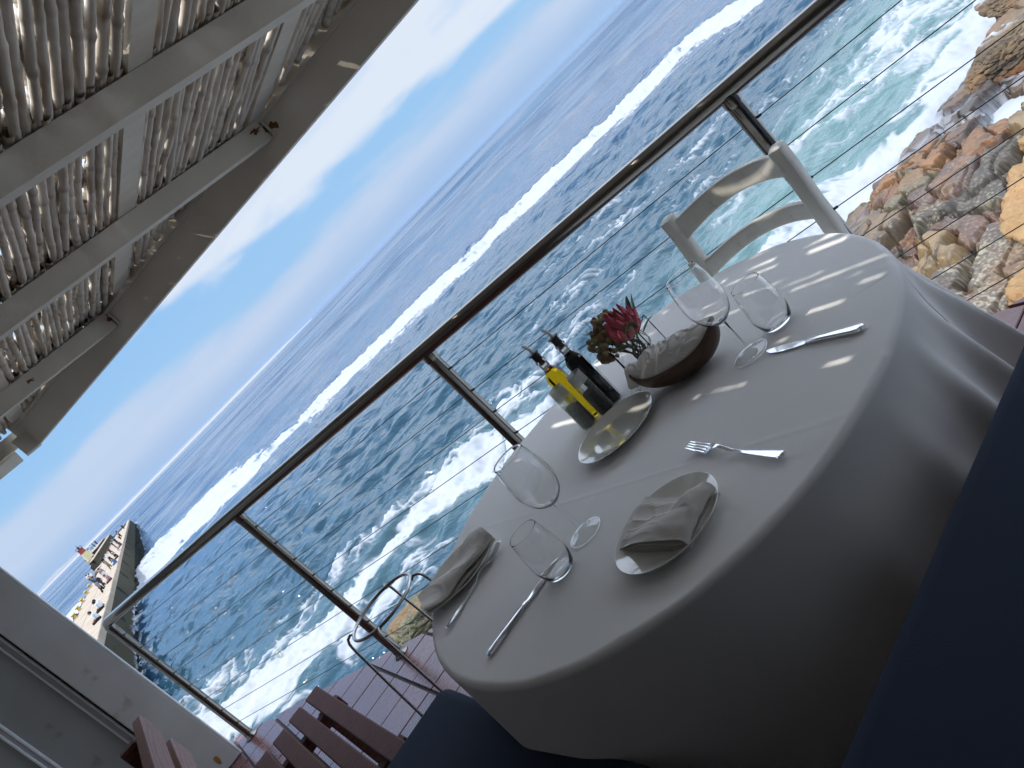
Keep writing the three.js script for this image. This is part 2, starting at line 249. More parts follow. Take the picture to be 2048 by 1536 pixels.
{
  const az = []; for (let a = -112; a < -78; a += 0.8) az.push(a); for (let a = -78; a < 9; a += 0.1) az.push(a); for (let a = 9; a <= 70; a += 0.8) az.push(a);
  const rad = [6.5]; while (rad[rad.length - 1] < 12000) { const d = rad[rad.length - 1]; rad.push(d + Math.max(0.03, Math.min(d * d * 0.001 / 6, d * 0.25))); }
  const nA = az.length, nR = rad.length, P = new Float32Array(nA * nR * 3), C = new Float32Array(nA * nR * 3), F = new Float32Array(nA * nR);
  const deep = [0.010, 0.050, 0.112], near = [0.015, 0.052, 0.078], turq = [0.20, 0.31, 0.28], white = [0.40, 0.415, 0.43];
  for (let j = 0; j < nR; j++) for (let i = 0; i < nA; i++) {
    const d = rad[j], a = az[i] * D2R, x = Math.sin(a) * d, z = -Math.cos(a) * d, gap = Math.max(j ? d - rad[j - 1] : 0.03, d * 0.0017) * 0.8;
    const [h, f, aer] = d < 420 ? seaPoint(x, z, gap) : [(() => { let s = 0; for (const [L, k] of [[14, 0.05], [40, 0.045], [120, 0.04], [400, 0.03]]) if (L > gap * 0.8) s += k * L * n2((x * 0.82 - z * 0.57) / (L * 2), (x * 0.57 + z * 0.82) / L); return s; })(), 0, 0];
    const o = (j * nA + i), c0 = mix3(near, deep, sst(20, 70, d)), c1 = mix3(c0, turq, aer * 0.85), wv = 0.9 + 0.28 * (d < 420 ? fbm(x * 1.1, z * 1.1, 3) : 0), c = mix3(c1, white.map(q => q * wv), f);
    P.set(far(x, SEA + h * (d > 420 ? 0.6 : 1), z), o * 3); C.set(c, o * 3); F[o] = f;
  }
  const Iw = [], If = [];
  for (let j = 0; j < nR - 1; j++) for (let i = 0; i < nA - 1; i++) {
    const a = j * nA + i, b = a + 1, c = a + nA, d = c + 1;
    for (const t of [[a, b, c], [b, d, c]]) (F[t[0]] + F[t[1]] + F[t[2]] > 1.2 ? If : Iw).push(...t);
  }
  const base = new THREE.BufferGeometry(); base.setAttribute('position', new THREE.BufferAttribute(P, 3)); base.setAttribute('color', new THREE.BufferAttribute(C, 3));
  base.setIndex(Iw.concat(If)); base.computeVertexNormals();
  { // chop finer than the far mesh, as slope only
    const N = base.attributes.normal;
    for (let j = 0; j < nR; j++) { const d = rad[j], s = 0.30 * sst(35, 130, d), gap = Math.max(d * 0.0016, j ? d - rad[j - 1] : 0.03); if (s <= 0) continue; const L = 1.9 * 2 ** Math.floor(Math.log2(gap));
      for (let i = 0; i < nA; i++) { const o = j * nA + i, x = P[o * 3] / K, z = P[o * 3 + 2] / K, p = x * 0.82 - z * 0.57, q = x * 0.57 + z * 0.82; const a = n2(p / (L * 1.3), q / L) * 1.5 + n2(p / (L * 3.1) + 9, q / (L * 2.3)) * 0.8, b = n2(p / (L * 1.3) + 40, q / L + 17); let nx = N.getX(o) + s * (a * 0.57 + b * 0.5), ny = N.getY(o), nz = N.getZ(o) + s * (a * 0.82 - b * 0.3); const l = Math.hypot(nx, ny, nz); N.setXYZ(o, nx / l, ny / l, nz / l); } }
  }
  const sub = idx => { const map = new Map(), p = [], c = [], n = [], u = [], I = []; for (const k of idx) { let m = map.get(k); if (m === undefined) { m = map.size; map.set(k, m); u.push(P[k * 3] / 6, P[k * 3 + 2] / 6); for (let q = 0; q < 3; q++) { p.push(P[k * 3 + q]); c.push(C[k * 3 + q]); n.push(base.attributes.normal.array[k * 3 + q]); } } I.push(m); } const g = new THREE.BufferGeometry(); g.setAttribute('position', new THREE.Float32BufferAttribute(p, 3)); g.setAttribute('color', new THREE.Float32BufferAttribute(c, 3)); g.setAttribute('normal', new THREE.Float32BufferAttribute(n, 3)); g.setAttribute('uv', new THREE.Float32BufferAttribute(u, 2)); g.setAttribute('uv1', new THREE.Float32BufferAttribute(u.map((_, i) => i % 2 ? clamp(1 - sst(40, 330, Math.hypot(p[(i - 1) / 2 * 3], p[(i - 1) / 2 * 3 + 2])), 0.01, 0.99) : 0.5), 2)); g.setIndex(I); return g; };
  struct('sea', sub(Iw), phys([1, 1, 1], 0.04, { vertexColors: true, ior: 1.333, specularIntensity: 1, specularIntensityMap: calm, normalMap: ripples, normalScale: new THREE.Vector2(0.95, 0.95) }));
  const foam = part('sea_foam', sub(If), mat([1, 1, 1], 0.75, { vertexColors: true }));
  tag(foam, 'white broken foam and surf drifting on the blue sea', 'foam', null, 'stuff');
}
{ // far shore: a pale beach and low hills along the left horizon
  const beach = [], W = [];
  const arc = (D, a0, a1, n, f) => { const P = []; for (let i = 0; i <= n; i++) { const a = mix(a0, a1, i / n), [y, k] = f(a); P.push([Math.sin(a * D2R) * D * k, y, -Math.cos(a * D2R) * D * k]); } return P; };
  const strip = (lo, hi) => { const P = [], I = []; lo.forEach((p, i) => P.push(...p, ...hi[i])); for (let i = 0; i < lo.length - 1; i++) { const a = i * 2; I.push(a, a + 1, a + 2, a + 1, a + 3, a + 2); } const g = new THREE.BufferGeometry(); g.setAttribute('position', new THREE.Float32BufferAttribute(P, 3)); g.setIndex(I); g.computeVertexNormals(); return g; };
  const taper = a => sst(-36, -47, a);
  struct('beach', strip(arc(4300, -95, -40, 160, () => [-9, 1]), arc(4900, -95, -40, 160, a => [-6 + 5.0 * taper(a), 1])), mat([0.34, 0.32, 0.29], 0.9));
  const lo = arc(4900, -95, -42, 260, () => [-8, 1]), mid = arc(5300, -95, -42, 260, a => [-8 + taper(a) * (14 + 7 * sst(-57, -63, a) + 18 * Math.max(0, fbm(a * 0.5, 2, 4)) + 8 * sst(-61.2, -61.6, a) * sst(-62.9, -62.3, a)), 1]), back = arc(6800, -95, -42, 260, a => [-12, 1]);
  struct('hills', [strip(lo, mid), strip(mid, back)], mat([0.22, 0.22, 0.21], 0.95));
}

// ------------------------------------------------------------------ rocks below the terrace
const rockMat = mat([1, 1, 1], 0.8, { vertexColors: true, bumpMap: again(grainT, 1.2, 1.2), bumpScale: 0.012 });
const wetMat = mat([1, 1, 1], 0.45, { vertexColors: true, bumpMap: again(grainT, 1.6, 1.6), bumpScale: 0.012 });
const PAL = {                                                       // base tones, patches, speckle
  tan: [[0.25, 0.145, 0.055], [0.33, 0.19, 0.075], [0.26, 0.10, 0.025], 0.25, 0], ochre: [[0.20, 0.13, 0.055], [0.28, 0.17, 0.06], [0.10, 0.08, 0.06], 0.4, 0.15], brown: [[0.095, 0.062, 0.030], [0.17, 0.105, 0.048], [0.06, 0.05, 0.045], 0.5, 0.15],
  orange: [[0.17, 0.060, 0.010], [0.27, 0.105, 0.014], [0.06, 0.026, 0.016], 0.95, 0.15], rust: [[0.20, 0.065, 0.012], [0.10, 0.04, 0.02], [0.015, 0.013, 0.012], 0.9, 0.2], olive: [[0.085, 0.062, 0.028], [0.13, 0.088, 0.036], [0.05, 0.06, 0.016], 0.5, 0.35],
  mussel: [[0.032, 0.028, 0.020], [0.06, 0.05, 0.032], [0.10, 0.06, 0.022], 0.5, 0.75], cream: [[0.065, 0.047, 0.042], [0.11, 0.078, 0.06], [0.16, 0.065, 0.022], 0.6, 1], purple: [[0.060, 0.034, 0.030], [0.105, 0.052, 0.036], [0.13, 0.045, 0.025], 0.5, 0.35],
  reef: [[0.045, 0.03, 0.03], [0.09, 0.04, 0.03], [0.025, 0.045, 0.03], 0.8, 0.1], moss: [[0.065, 0.075, 0.03], [0.10, 0.10, 0.05], [0.035, 0.05, 0.018], 0.7, 0.45] };
function rockColor(x, y, z, kind) {
  const P = PAL[kind], a = fbm3(x * 1.1, y * 2.4, z * 1.1, 4), b = fbm3(x * 2.6 + 9, y * 3, z * 2.6, 4), s = n3(x * 17 + 2, y * 17, z * 17), t = n3(x * 34, y * 34, z * 34 + 4);
  let k = mix3(P[0], P[1], clamp(0.5 + a * 2.2)); k = mix3(k, P[2], sst(0.02, 0.2, b) * P[3]);
  k = mix3(k, [0.30, 0.255, 0.16], clamp(P[4]) * sst(0.26 - 0.2 * P[4], 0.34 - 0.14 * P[4], s * 0.9 + t * 0.7 + a * 0.4)); k = mix3(k, [0.02, 0.018, 0.016], P[4] * 0.6 * sst(0.1, 0.3, t - s * 0.5));
  k = mix3(k, k.map(q => q * 0.35), 0.8 * sst(0.028, 0.004, Math.abs(n3(x * 1.7 + 4, y * 3.5, z * 1.7))));
  const o = fbm3(x * 0.75 + 31, y * 1.5, z * 0.75 + 7, 4); if (kind !== 'tan') { k = mix3(k, [0.19, 0.085, 0.022], sst(0.0, 0.22, o) * 0.6); k = mix3(k, [0.03, 0.024, 0.02], sst(0.02, 0.24, -o) * 0.6); k = mix3(k, [0.12, 0.085, 0.048], 0.22); }
  const v = 1 + s * 0.3 + t * 0.25; return k.map(q => clamp(q * v, 0.006, 0.5));
}
// the shelf is a pavement of blocks: each has a place, a kind, a height over the sea and a tilt
const BLOCKS = [[-1.27, -13.9, 'olive', 0.72, 0.1, 0], [-1.95, -13.2, 'brown', 0.62, 0.15, 0.05], [-2.3, -14.5, 'brown', 0.30, 0.1, 0], [-1.09, -12.2, 'mussel', 0.82, -0.1, 0.1], [-0.78, -12.95, 'purple', 0.72, 0.1, 0], [-0.42, -12.5, 'mussel', 0.80, 0.05, 0], [-0.35, -11.7, 'mussel', 0.75, 0, 0], [-1.45, -15.1, 'orange', 0.55, 0.1, 0.2], [-0.9, -14.4, 'orange', 0.62, 0, 0.15], [-0.3, -13.95, 'orange', 0.55, 0, 0.1], [-1.75, -14.6, 'rust', 0.45, 0.2, 0], [-1.68, -12.3, 'rust', 0.35, 0, 0], [-1.28, -11.15, 'ochre', 0.80, 0.2, 0], [-1.75, -11.0, 'ochre', 0.55, 0.2, 0], [-0.95, -11.35, 'purple', 0.68, 0.1, -0.1], [-1.17, -10.2, 'cream', 0.74, 0, 0], [-0.72, -10.2, 'cream', 0.70, 0.1, 0], [-0.95, -9.2, 'cream', 0.75, 0, 0], [-0.1, -13.45, 'reef', 0.12, 0, 0], [0.5, -15.5, 'reef', -0.75, 0, 0], [-0.2, -14.8, 'orange', 0.3, 0, 0.1], [-0.85, -16.5, 'reef', 0.24, 0.1, 0.1], [-0.2, -16.75, 'reef', 0.20, 0.1, 0.15], [-0.55, -15.6, 'reef', 0.34, 0, 0.1], [-1.15, -15.9, 'orange', 0.3, 0.1, 0.1], [0.1, -17.7, 'reef', 0.25, 0, 0], [0.9, -16.3, 'reef', 0.1, 0, 0], [0.9, -14.3, 'brown', 0.5, 0, 0], [0.8, -13, 'ochre', 0.9, 0, 0], [1.6, -18.2, 'brown', 0.5, 0, 0], [2.2, -16, 'brown', 0.4, 0, 0], [0.4, -9.6, 'tan', 0.8, 0, 0], [0.6, -11.4, 'tan', 0.8, 0, 0], [-2.5, -12.2, 'brown', 0.45, 0.1, 0], [-2.4, -10.4, 'brown', 0.5, 0, 0], [-3.2, -11.8, 'brown', 0.2, 0, 0], [-1.6, -9.4, 'ochre', 0.7, 0, 0], [-3.3, -9.4, 'brown', 0.4, 0, 0], [-0.2, -8.4, 'cream', 0.8, 0, 0], [-2.2, -8.4, 'brown', 0.6, 0, 0], [1.6, -10, 'tan', 0.9, 0, 0], [1.8, -13.2, 'ochre', 0.8, 0, 0], [-4.2, -10, 'brown', 0.2, 0, 0]];
function block(x, z) {
  const wx = x + n2(x * 1.3, z * 1.3) * 0.5 + n2(x * 4, z * 4) * 0.12, wz = z + n2(x * 1.3 + 8, z * 1.3) * 0.5 + n2(x * 4 + 3, z * 4) * 0.12; let d1 = 1e9, d2 = 1e9, b = null, c = null;
  for (const q of BLOCKS) { const d = Math.hypot((wx - q[0]) * 1.15, (wz - q[1]) * 0.8); if (d < d1) { d2 = d1; c = b; d1 = d; b = q; } else if (d < d2) { d2 = d; c = q; } }
  return [b, d2 - d1, c];
}
function shelf(x0, x1, z0, z1, nx, nz, f, kindAt) {
  return farGeo(grid(nx, nz, (a, b) => { const x = mix(x0, x1, a), z = mix(z0, z1, b); return [x, f(x, z), z]; }, {
    color: (a, b, p) => {
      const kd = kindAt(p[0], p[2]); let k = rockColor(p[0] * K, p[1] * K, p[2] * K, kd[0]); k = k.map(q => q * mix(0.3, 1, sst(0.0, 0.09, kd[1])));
      const hgt = p[1] - SEA, lace = sst(0.0, 0.25, 1 - Math.abs(n2(p[0] * 2.2 + n2(p[0] * 3, p[2] * 3) * 0.7, p[2] * 3.2)) * 3.4 + fbm(p[0] * 0.8 + 4, p[2] * 0.8, 3) * 1.4), wash = sst(0.50, 0.12, hgt + fbm(p[0] * 0.9, p[2] * 0.9, 2) * 0.3) * lace;
      return mix3(mix3(k, k.map(q => q * 0.6), sst(0.7, 0.2, hgt)), [0.44, 0.45, 0.47], wash * 0.95);
    }, uv: (a, b, p) => [p[0], p[2]] }));
}
{
  const f = (x, z) => {
    const e = z - rockEdge(x) + n2(x * 1.3, z * 1.3) * 0.4, [b, gap, c] = block(x, z), hb = q => q[3] + (x - q[0]) * q[4] + (z - q[1]) * q[5];
    let h = 0.22 + mix((hb(b) + hb(c)) / 2, hb(b), sst(0, 0.30, gap)) + fbm(x * 0.9, z * 0.9, 3) * 0.25;
    h -= 0.16 * sst(0.16, 0.0, gap) + 0.12 * sst(0.04, 0, Math.abs(n2(x * 1.7 + z * 0.4, z * 1.2))) ;
    const lay = 0.09, q = Math.floor(h / lay) * lay; const ru = { mussel: 0.5, cream: 0.45, rust: 0.6, moss: 0.6 }[b[2]]; if (!ru) h = mix(h, q + lay * sst(0.4, 1, (h - q) / lay), 0.7);
    h += (ru ?? 0.35) * (fbm(x * 5, z * 5, 3) * 0.10 + n2(x * 14, z * 14) * 0.03 + n2(x * 30, z * 30) * 0.016);
    return SEA + mix(-0.9, h, sst(-1.0, 0.5, e));
  };
  struct('rock_shelf', shelf(-4.6, 2.8, -7.6, -20.5, 350, 560, f, (x, z) => { const q = block(x, z); return [q[0][2], q[1]]; }), wetMat);
  const g = (x, z) => { const e = z - rockEdge(x); return SEA - 0.9 + 1.15 * sst(-0.9, 1.0, e) + fbm(x * 0.8, z * 0.8, 4) * 0.6 + 0.05 * Math.max(0, e) + n2(x * 7, z * 7) * 0.06; };
  struct('mossy_rock_ledge', shelf(-20, -5, -3.2, -14, 260, 200, g, (x, z) => [n2(x, z * 1.4) > 0.1 ? 'orange' : 'moss', 1]), rockMat);
}
function boulder(name, label, [x, y, z], [sx, sy, sz], turn, sd, opt = {}) {     // a block cut by random planes, then weathered
  let g = mergeVertices(new THREE.IcosahedronGeometry(1, 34).deleteAttribute('uv').deleteAttribute('normal'), 1e-5);
  const p = g.attributes.position, C = [], keep = seed; seed = sd * 7919 + 13;
  const planes = [[0, 1, 0, 0.72], [0.15, 0.9, -0.2, 0.8]]; for (let i = 0; i < (opt.cuts ?? 15); i++) { const a = rr(0, 6.28), e = rr(-0.7, 0.8), c = Math.sqrt(1 - e * e * 0.8); const v = V3(Math.cos(a) * c, e, Math.sin(a) * c).normalize(); planes.push([v.x, v.y, v.z, rr(0.62, 0.95)]); }
  seed = keep;
  for (let i = 0; i < p.count; i++) {
    let X = p.getX(i), Y = p.getY(i), Z = p.getZ(i), s = 0;
    for (const [a, b, c, d] of planes) { const q = (X * a + Y * b + Z * c) / d; if (q > 0) s += q ** 14; }
    let r = 1 / Math.max(s ** (1 / 14), 0.8);
    r *= 1 + fbm3(X * 1.6 + sd, Y * 1.6, Z * 1.6, 4) * 0.24 - 0.07 * sst(0.07, 0, Math.abs(n3(X * 1.5 + sd * 3, Y * 4 + X * 0.6, Z * 1.5))) - 0.05 * sst(0.06, 0, Math.abs(n3(X * 3.2 + sd, Y * 2, Z * 3.2 + 9))) + fbm3(X * 7 + sd, Y * 11, Z * 7, 3) * 0.07;
    X *= r * sx; Y *= r * sy; Z *= r * sz; p.setXYZ(i, X, Y, Z);
    let c = rockColor(X * K + sd * 5, Y * K, Z * K, opt.kind ?? 'brown');
    if (opt.wet) c = mix3(c, [0.15, 0.055, 0.012], sst(-0.05, -0.4, Y / sy) * 0.85);
    if (opt.run) c = mix3(c, [0.42, 0.43, 0.45], sst(0.55, 0.8, Y / sy) * sst(0.1, 0.3, 1 - Math.abs(n2(X * 5, Z * 3)) * 4 + n2(X * 2, Z * 2)) * sst(-0.1, 0.3, Z / sz * -1 + X / sx * 0.5));
    C.push(...c);
  }
  g.setAttribute('color', new THREE.Float32BufferAttribute(C, 3)); g.computeVertexNormals();
  g = g.toNonIndexed(); meterUV(g);
  const o = part(name, g, rockMat); farPut(o, [x, y, z]); o.rotation.y = turn; return tag(o, label, 'rock', 'rocks on the shore below the terrace');
}
boulder('boulder', 'olive brown boulder jutting into the surf with white water around it', [1.0, SEA + 0.52, -17.7], [0.95, 0.5, 0.78], 0.5, 21, { kind: 'brown', wet: true, run: true });
boulder('boulder', 'brown rock at the top right corner with water running off it', [2.05, SEA + 0.55, -19.9], [1.25, 0.55, 0.9], 0.3, 32, { kind: 'brown', run: true });
boulder('boulder', 'low brown rock tip reaching into the foam left of the orange shelf', [-1.86, SEA + 0.30, -15.75], [0.36, 0.24, 0.26], 0.5, 12, { kind: 'ochre', wet: true });
boulder('boulder', 'large tan sandstone slab at the right edge above the shelf', [0.12, SEA + 0.75, -10.5], [0.80, 0.52, 1.35], 0.12, 3, { kind: 'tan', cuts: 8 });
boulder('boulder', 'smooth orange tan slab lying lower right below the railing', [-0.1, SEA + 0.72, -8.85], [0.62, 0.45, 0.55], -0.3, 44, { kind: 'tan', cuts: 8 });
boulder('boulder', 'tan block with a dark notch standing beyond the large tan slab', [0.50, SEA + 0.68, -12.5], [0.52, 0.45, 0.55], 0.7, 15, { kind: 'tan', cuts: 10 });
boulder('boulder', 'grey block crusted with mussels in the middle of the shelf', [-1.12, SEA + 0.72, -12.1], [0.30, 0.36, 0.40], 0.1, 6, { kind: 'mussel' });
boulder('boulder', 'olive mossy boulder with an orange foot beside the post of the railing', [-12.2, SEA + 0.42, -10.3], [1.0, 0.5, 0.8], 0.2, 9, { kind: 'moss', wet: true });

// ------------------------------------------------------------------ pier, beacon, people on the pier
const PA = [-44, -24], PD = [-0.826, -0.563], PN = [0.563, -0.826], PY = -1.85;   // a point on its seaward edge, along, seaward
const pierPt = (s, t, y = PY) => [PA[0] + PD[0] * s - PN[0] * t, y, PA[1] + PD[1] * s - PN[1] * t];
const PIER_TURN = Math.atan2(-PD[1], PD[0]);                        // local x along the pier, local z = seaward
const pierBox = (s0, s1, t0, t1, y0, y1, r = 0.05) => bx(s1 - s0, y1 - y0, t1 - t0, (s0 + s1) / 2, (y0 + y1) / 2, -(t0 + t1) / 2, r);
{
  const conc = mat([0.46, 0.385, 0.30], 0.9, { map: again(tex(256, (u, v) => { const b = tn(u, v, 6, 5); return [0.9 + b * 0.3, 0.88 + b * 0.3, 0.85 + b * 0.3]; }, { srgb: true }), 0.12, 0.12) });
  const wallM = phys([0.065, 0.065, 0.050], 0.9, { specularIntensity: 0.15, map: again(tex(512, (u, v) => { const b = tn(u, v, 5, 5), s = tn(u, v * 0.15, 14, 3), dk = sst(0.1, 0.4, b + s); return mix3([0.95, 0.92, 0.86], [0.42, 0.42, 0.40], dk); }, { srgb: true }), 0.07, 0.16) });
  const algae = phys([0.010, 0.012, 0.010], 0.9, { specularIntensity: 0.12, bumpMap: again(blotchT, 0.5, 0.5), bumpScale: 0.1 });
  const pier = thing('pier', 'long concrete harbour pier with a low seaward wall running out to sea', 'pier', far(PA[0], 0, PA[1]), PIER_TURN); pier.scale.setScalar(K);
  part('walkway', [pierBox(-45, 80, 0.7, 4.6, -5.4, PY), pierBox(80, 172, 0.7, 6.0, -5.4, PY)], conc, pier);
  for (let s = -44; s < 172; s += 9) part('kerb_block', pierBox(s, Math.min(172, s + 8.97), 0.02, 0.8, PY - 0.3, PY + 0.42 + rr(-0.02, 0.02), 0.06), conc, pier);
  for (let s = -44; s < 172; s += 12) part('wall_panel', pierBox(s, Math.min(172.1, s + 11.98), rr(-0.01, 0.01), 0.7, SEA + 0.95, PY + 0.1, 0.05), wallM, pier);
  part('algae_footing', grid(330, 10, (a, b) => { const s = mix(-45, 172.4, a); return [s, mix(SEA - 0.6, SEA + 1.35 + fbm(s * 0.3, 2, 3) * 1.0, b), 0.12 + fbm(s * 0.9, b * 3, 3) * 0.5 + 0.25 * (1 - b)]; }), algae, pier);
  part('tip_wall', [bx(0.6, 3.2, 6, 172.2, SEA + 1.4, -3, 0.05)], wallM, pier);
  part('parapet', pierBox(85, 172, 5.2, 6.0, PY, PY + 1.15), wallM, pier);
  part('parapet_cap', pierBox(84.9, 172, 5.1, 6.1, PY + 1.15, PY + 1.27), conc, pier);
  part('raised_platform', pierBox(128, 170, 6.6, 9.4, SEA, PY + 1.5), wallM, pier);
  part('platform_top', pierBox(127.8, 170, 6.5, 9.5, PY + 1.5, PY + 1.66), conc, pier);
  part('joint', [pierBox(-45, 172, 2.75, 2.8, PY - 0.05, PY + 0.006, 0.001)], mat([0.22, 0.18, 0.14], 0.95), pier);
  const yel = mat([0.50, 0.33, 0.08], 0.6);
  const spots = [[46.3, 4.4], [40.1, 4.4], [33.3, 4.4], [27.6, 4.4], [23.0, 4.4]];
  const words = ['nearest the parapet end', 'second from the parapet end', 'in the middle of the row', 'second from the white column', 'nearest the white column'];
  let b0; spots.forEach(([s, t], i) => {
    const l = `yellow mooring bollard on the pier edge, ${words[i]}`; const p = far(...pierPt(s, t));
    if (!b0) { b0 = thing('mooring_bollard', l, 'bollard', p, 0, 'mooring bollards on the pier'); part('post', lathe([[0, 0], [0.2, 0], [0.2, 0.04], [0.12, 0.07], [0.1, 0.24], [0.12, 0.28]], 18), yel, b0); part('cap', lathe([[0.12, 0.28], [0.2, 0.31], [0.21, 0.36], [0.15, 0.42], [0, 0.44]], 18), yel, b0); b0.scale.setScalar(K); }
    else { const c = copy(b0); c.position.set(...p); c.userData.label = l; }
  });
  // armour stones along the harbour side
  const g = new THREE.IcosahedronGeometry(1, 2), q = g.attributes.position; for (let i = 0; i < q.count; i++) { const k = 1 + n3(q.getX(i) * 1.5, q.getY(i) * 1.5, q.getZ(i) * 1.5) * 0.6; q.setXYZ(i, q.getX(i) * k, q.getY(i) * k, q.getZ(i) * k); } g.computeVertexNormals();
  const st = new THREE.InstancedMesh(g, mat([0.10, 0.085, 0.07], 0.9), 150); st.name = 'armour_stones'; const m4 = new THREE.Matrix4();
  for (let i = 0; i < 150; i++) { const s = rr(14, 80), t = rr(4.5, 6.2), k = rr(0.35, 0.75); m4.compose(V3(...far(...pierPt(s, t, mix(PY - 0.15, SEA + 0.2, (t - 4.5) / 1.7) + rr(-0.3, 0.15)))), new THREE.Quaternion().setFromEuler(new THREE.Euler(rr(0, 6), rr(0, 6), rr(0, 6))), V3(k, k * 0.8, k)); st.setMatrixAt(i, m4); }
  scene.add(tag(st, 'dark armour stones piled along the harbour side of the pier', 'stones', null, 'stuff'));
  // beacon
  const lp = [Math.sin(-60.05 * D2R) * 150, -1.35, -Math.cos(-60.05 * D2R) * 150];
  const lh = thing('lighthouse', 'small red and cream beacon tower standing behind the pier parapet', 'lighthouse', far(...lp)); lh.scale.setScalar(K);
  const red = mat([0.30, 0.055, 0.03], 0.6), cream = mat([0.66, 0.55, 0.30], 0.6), dk = mat([0.06, 0.03, 0.03], 0.5);
  const R = y => 0.82 - y * 0.125;
  part('base', [lathe([[1.15, -3.5], [1.15, -0.1], [0.95, -0.1], [0.95, 0], [0, 0]], 24)], wallM, lh);
  part('lower_band', lathe([[R(0), 0], [R(0.75), 0.75]], 28), red, lh); part('middle_band', lathe([[R(0.75), 0.75], [R(2.25), 2.25]], 28), cream, lh); part('upper_band', lathe([[R(2.25), 2.25], [R(3.0), 3.0], [R(3) + 0.16, 3.06], [R(3) + 0.16, 3.14], [0, 3.14]], 28), red, lh);
  part('railing', [...[3.3, 3.48].map(y => new THREE.TorusGeometry(0.56, 0.018, 6, 24).rotateX(Math.PI / 2).translate(0, y, 0)), ...[0, 1, 2, 3, 4, 5, 6, 7].map(k => bar([0.56 * Math.cos(k * 0.785), 3.12, 0.56 * Math.sin(k * 0.785)], [0.56 * Math.cos(k * 0.785), 3.48, 0.56 * Math.sin(k * 0.785)], 0.016, 6))], dk, lh);
  part('lantern', lathe([[0, 3.12], [0.14, 3.12], [0.14, 3.4], [0.22, 3.44], [0.1, 3.6], [0.03, 3.62], [0.03, 3.95], [0, 3.95]], 16), dk, lh);
  // hatch and door on the tower
  part('door', bx(0.06, 0.9, 0.45, R(0.45) - 0.01, 0.5, 0, 0.02), dk, lh);
}
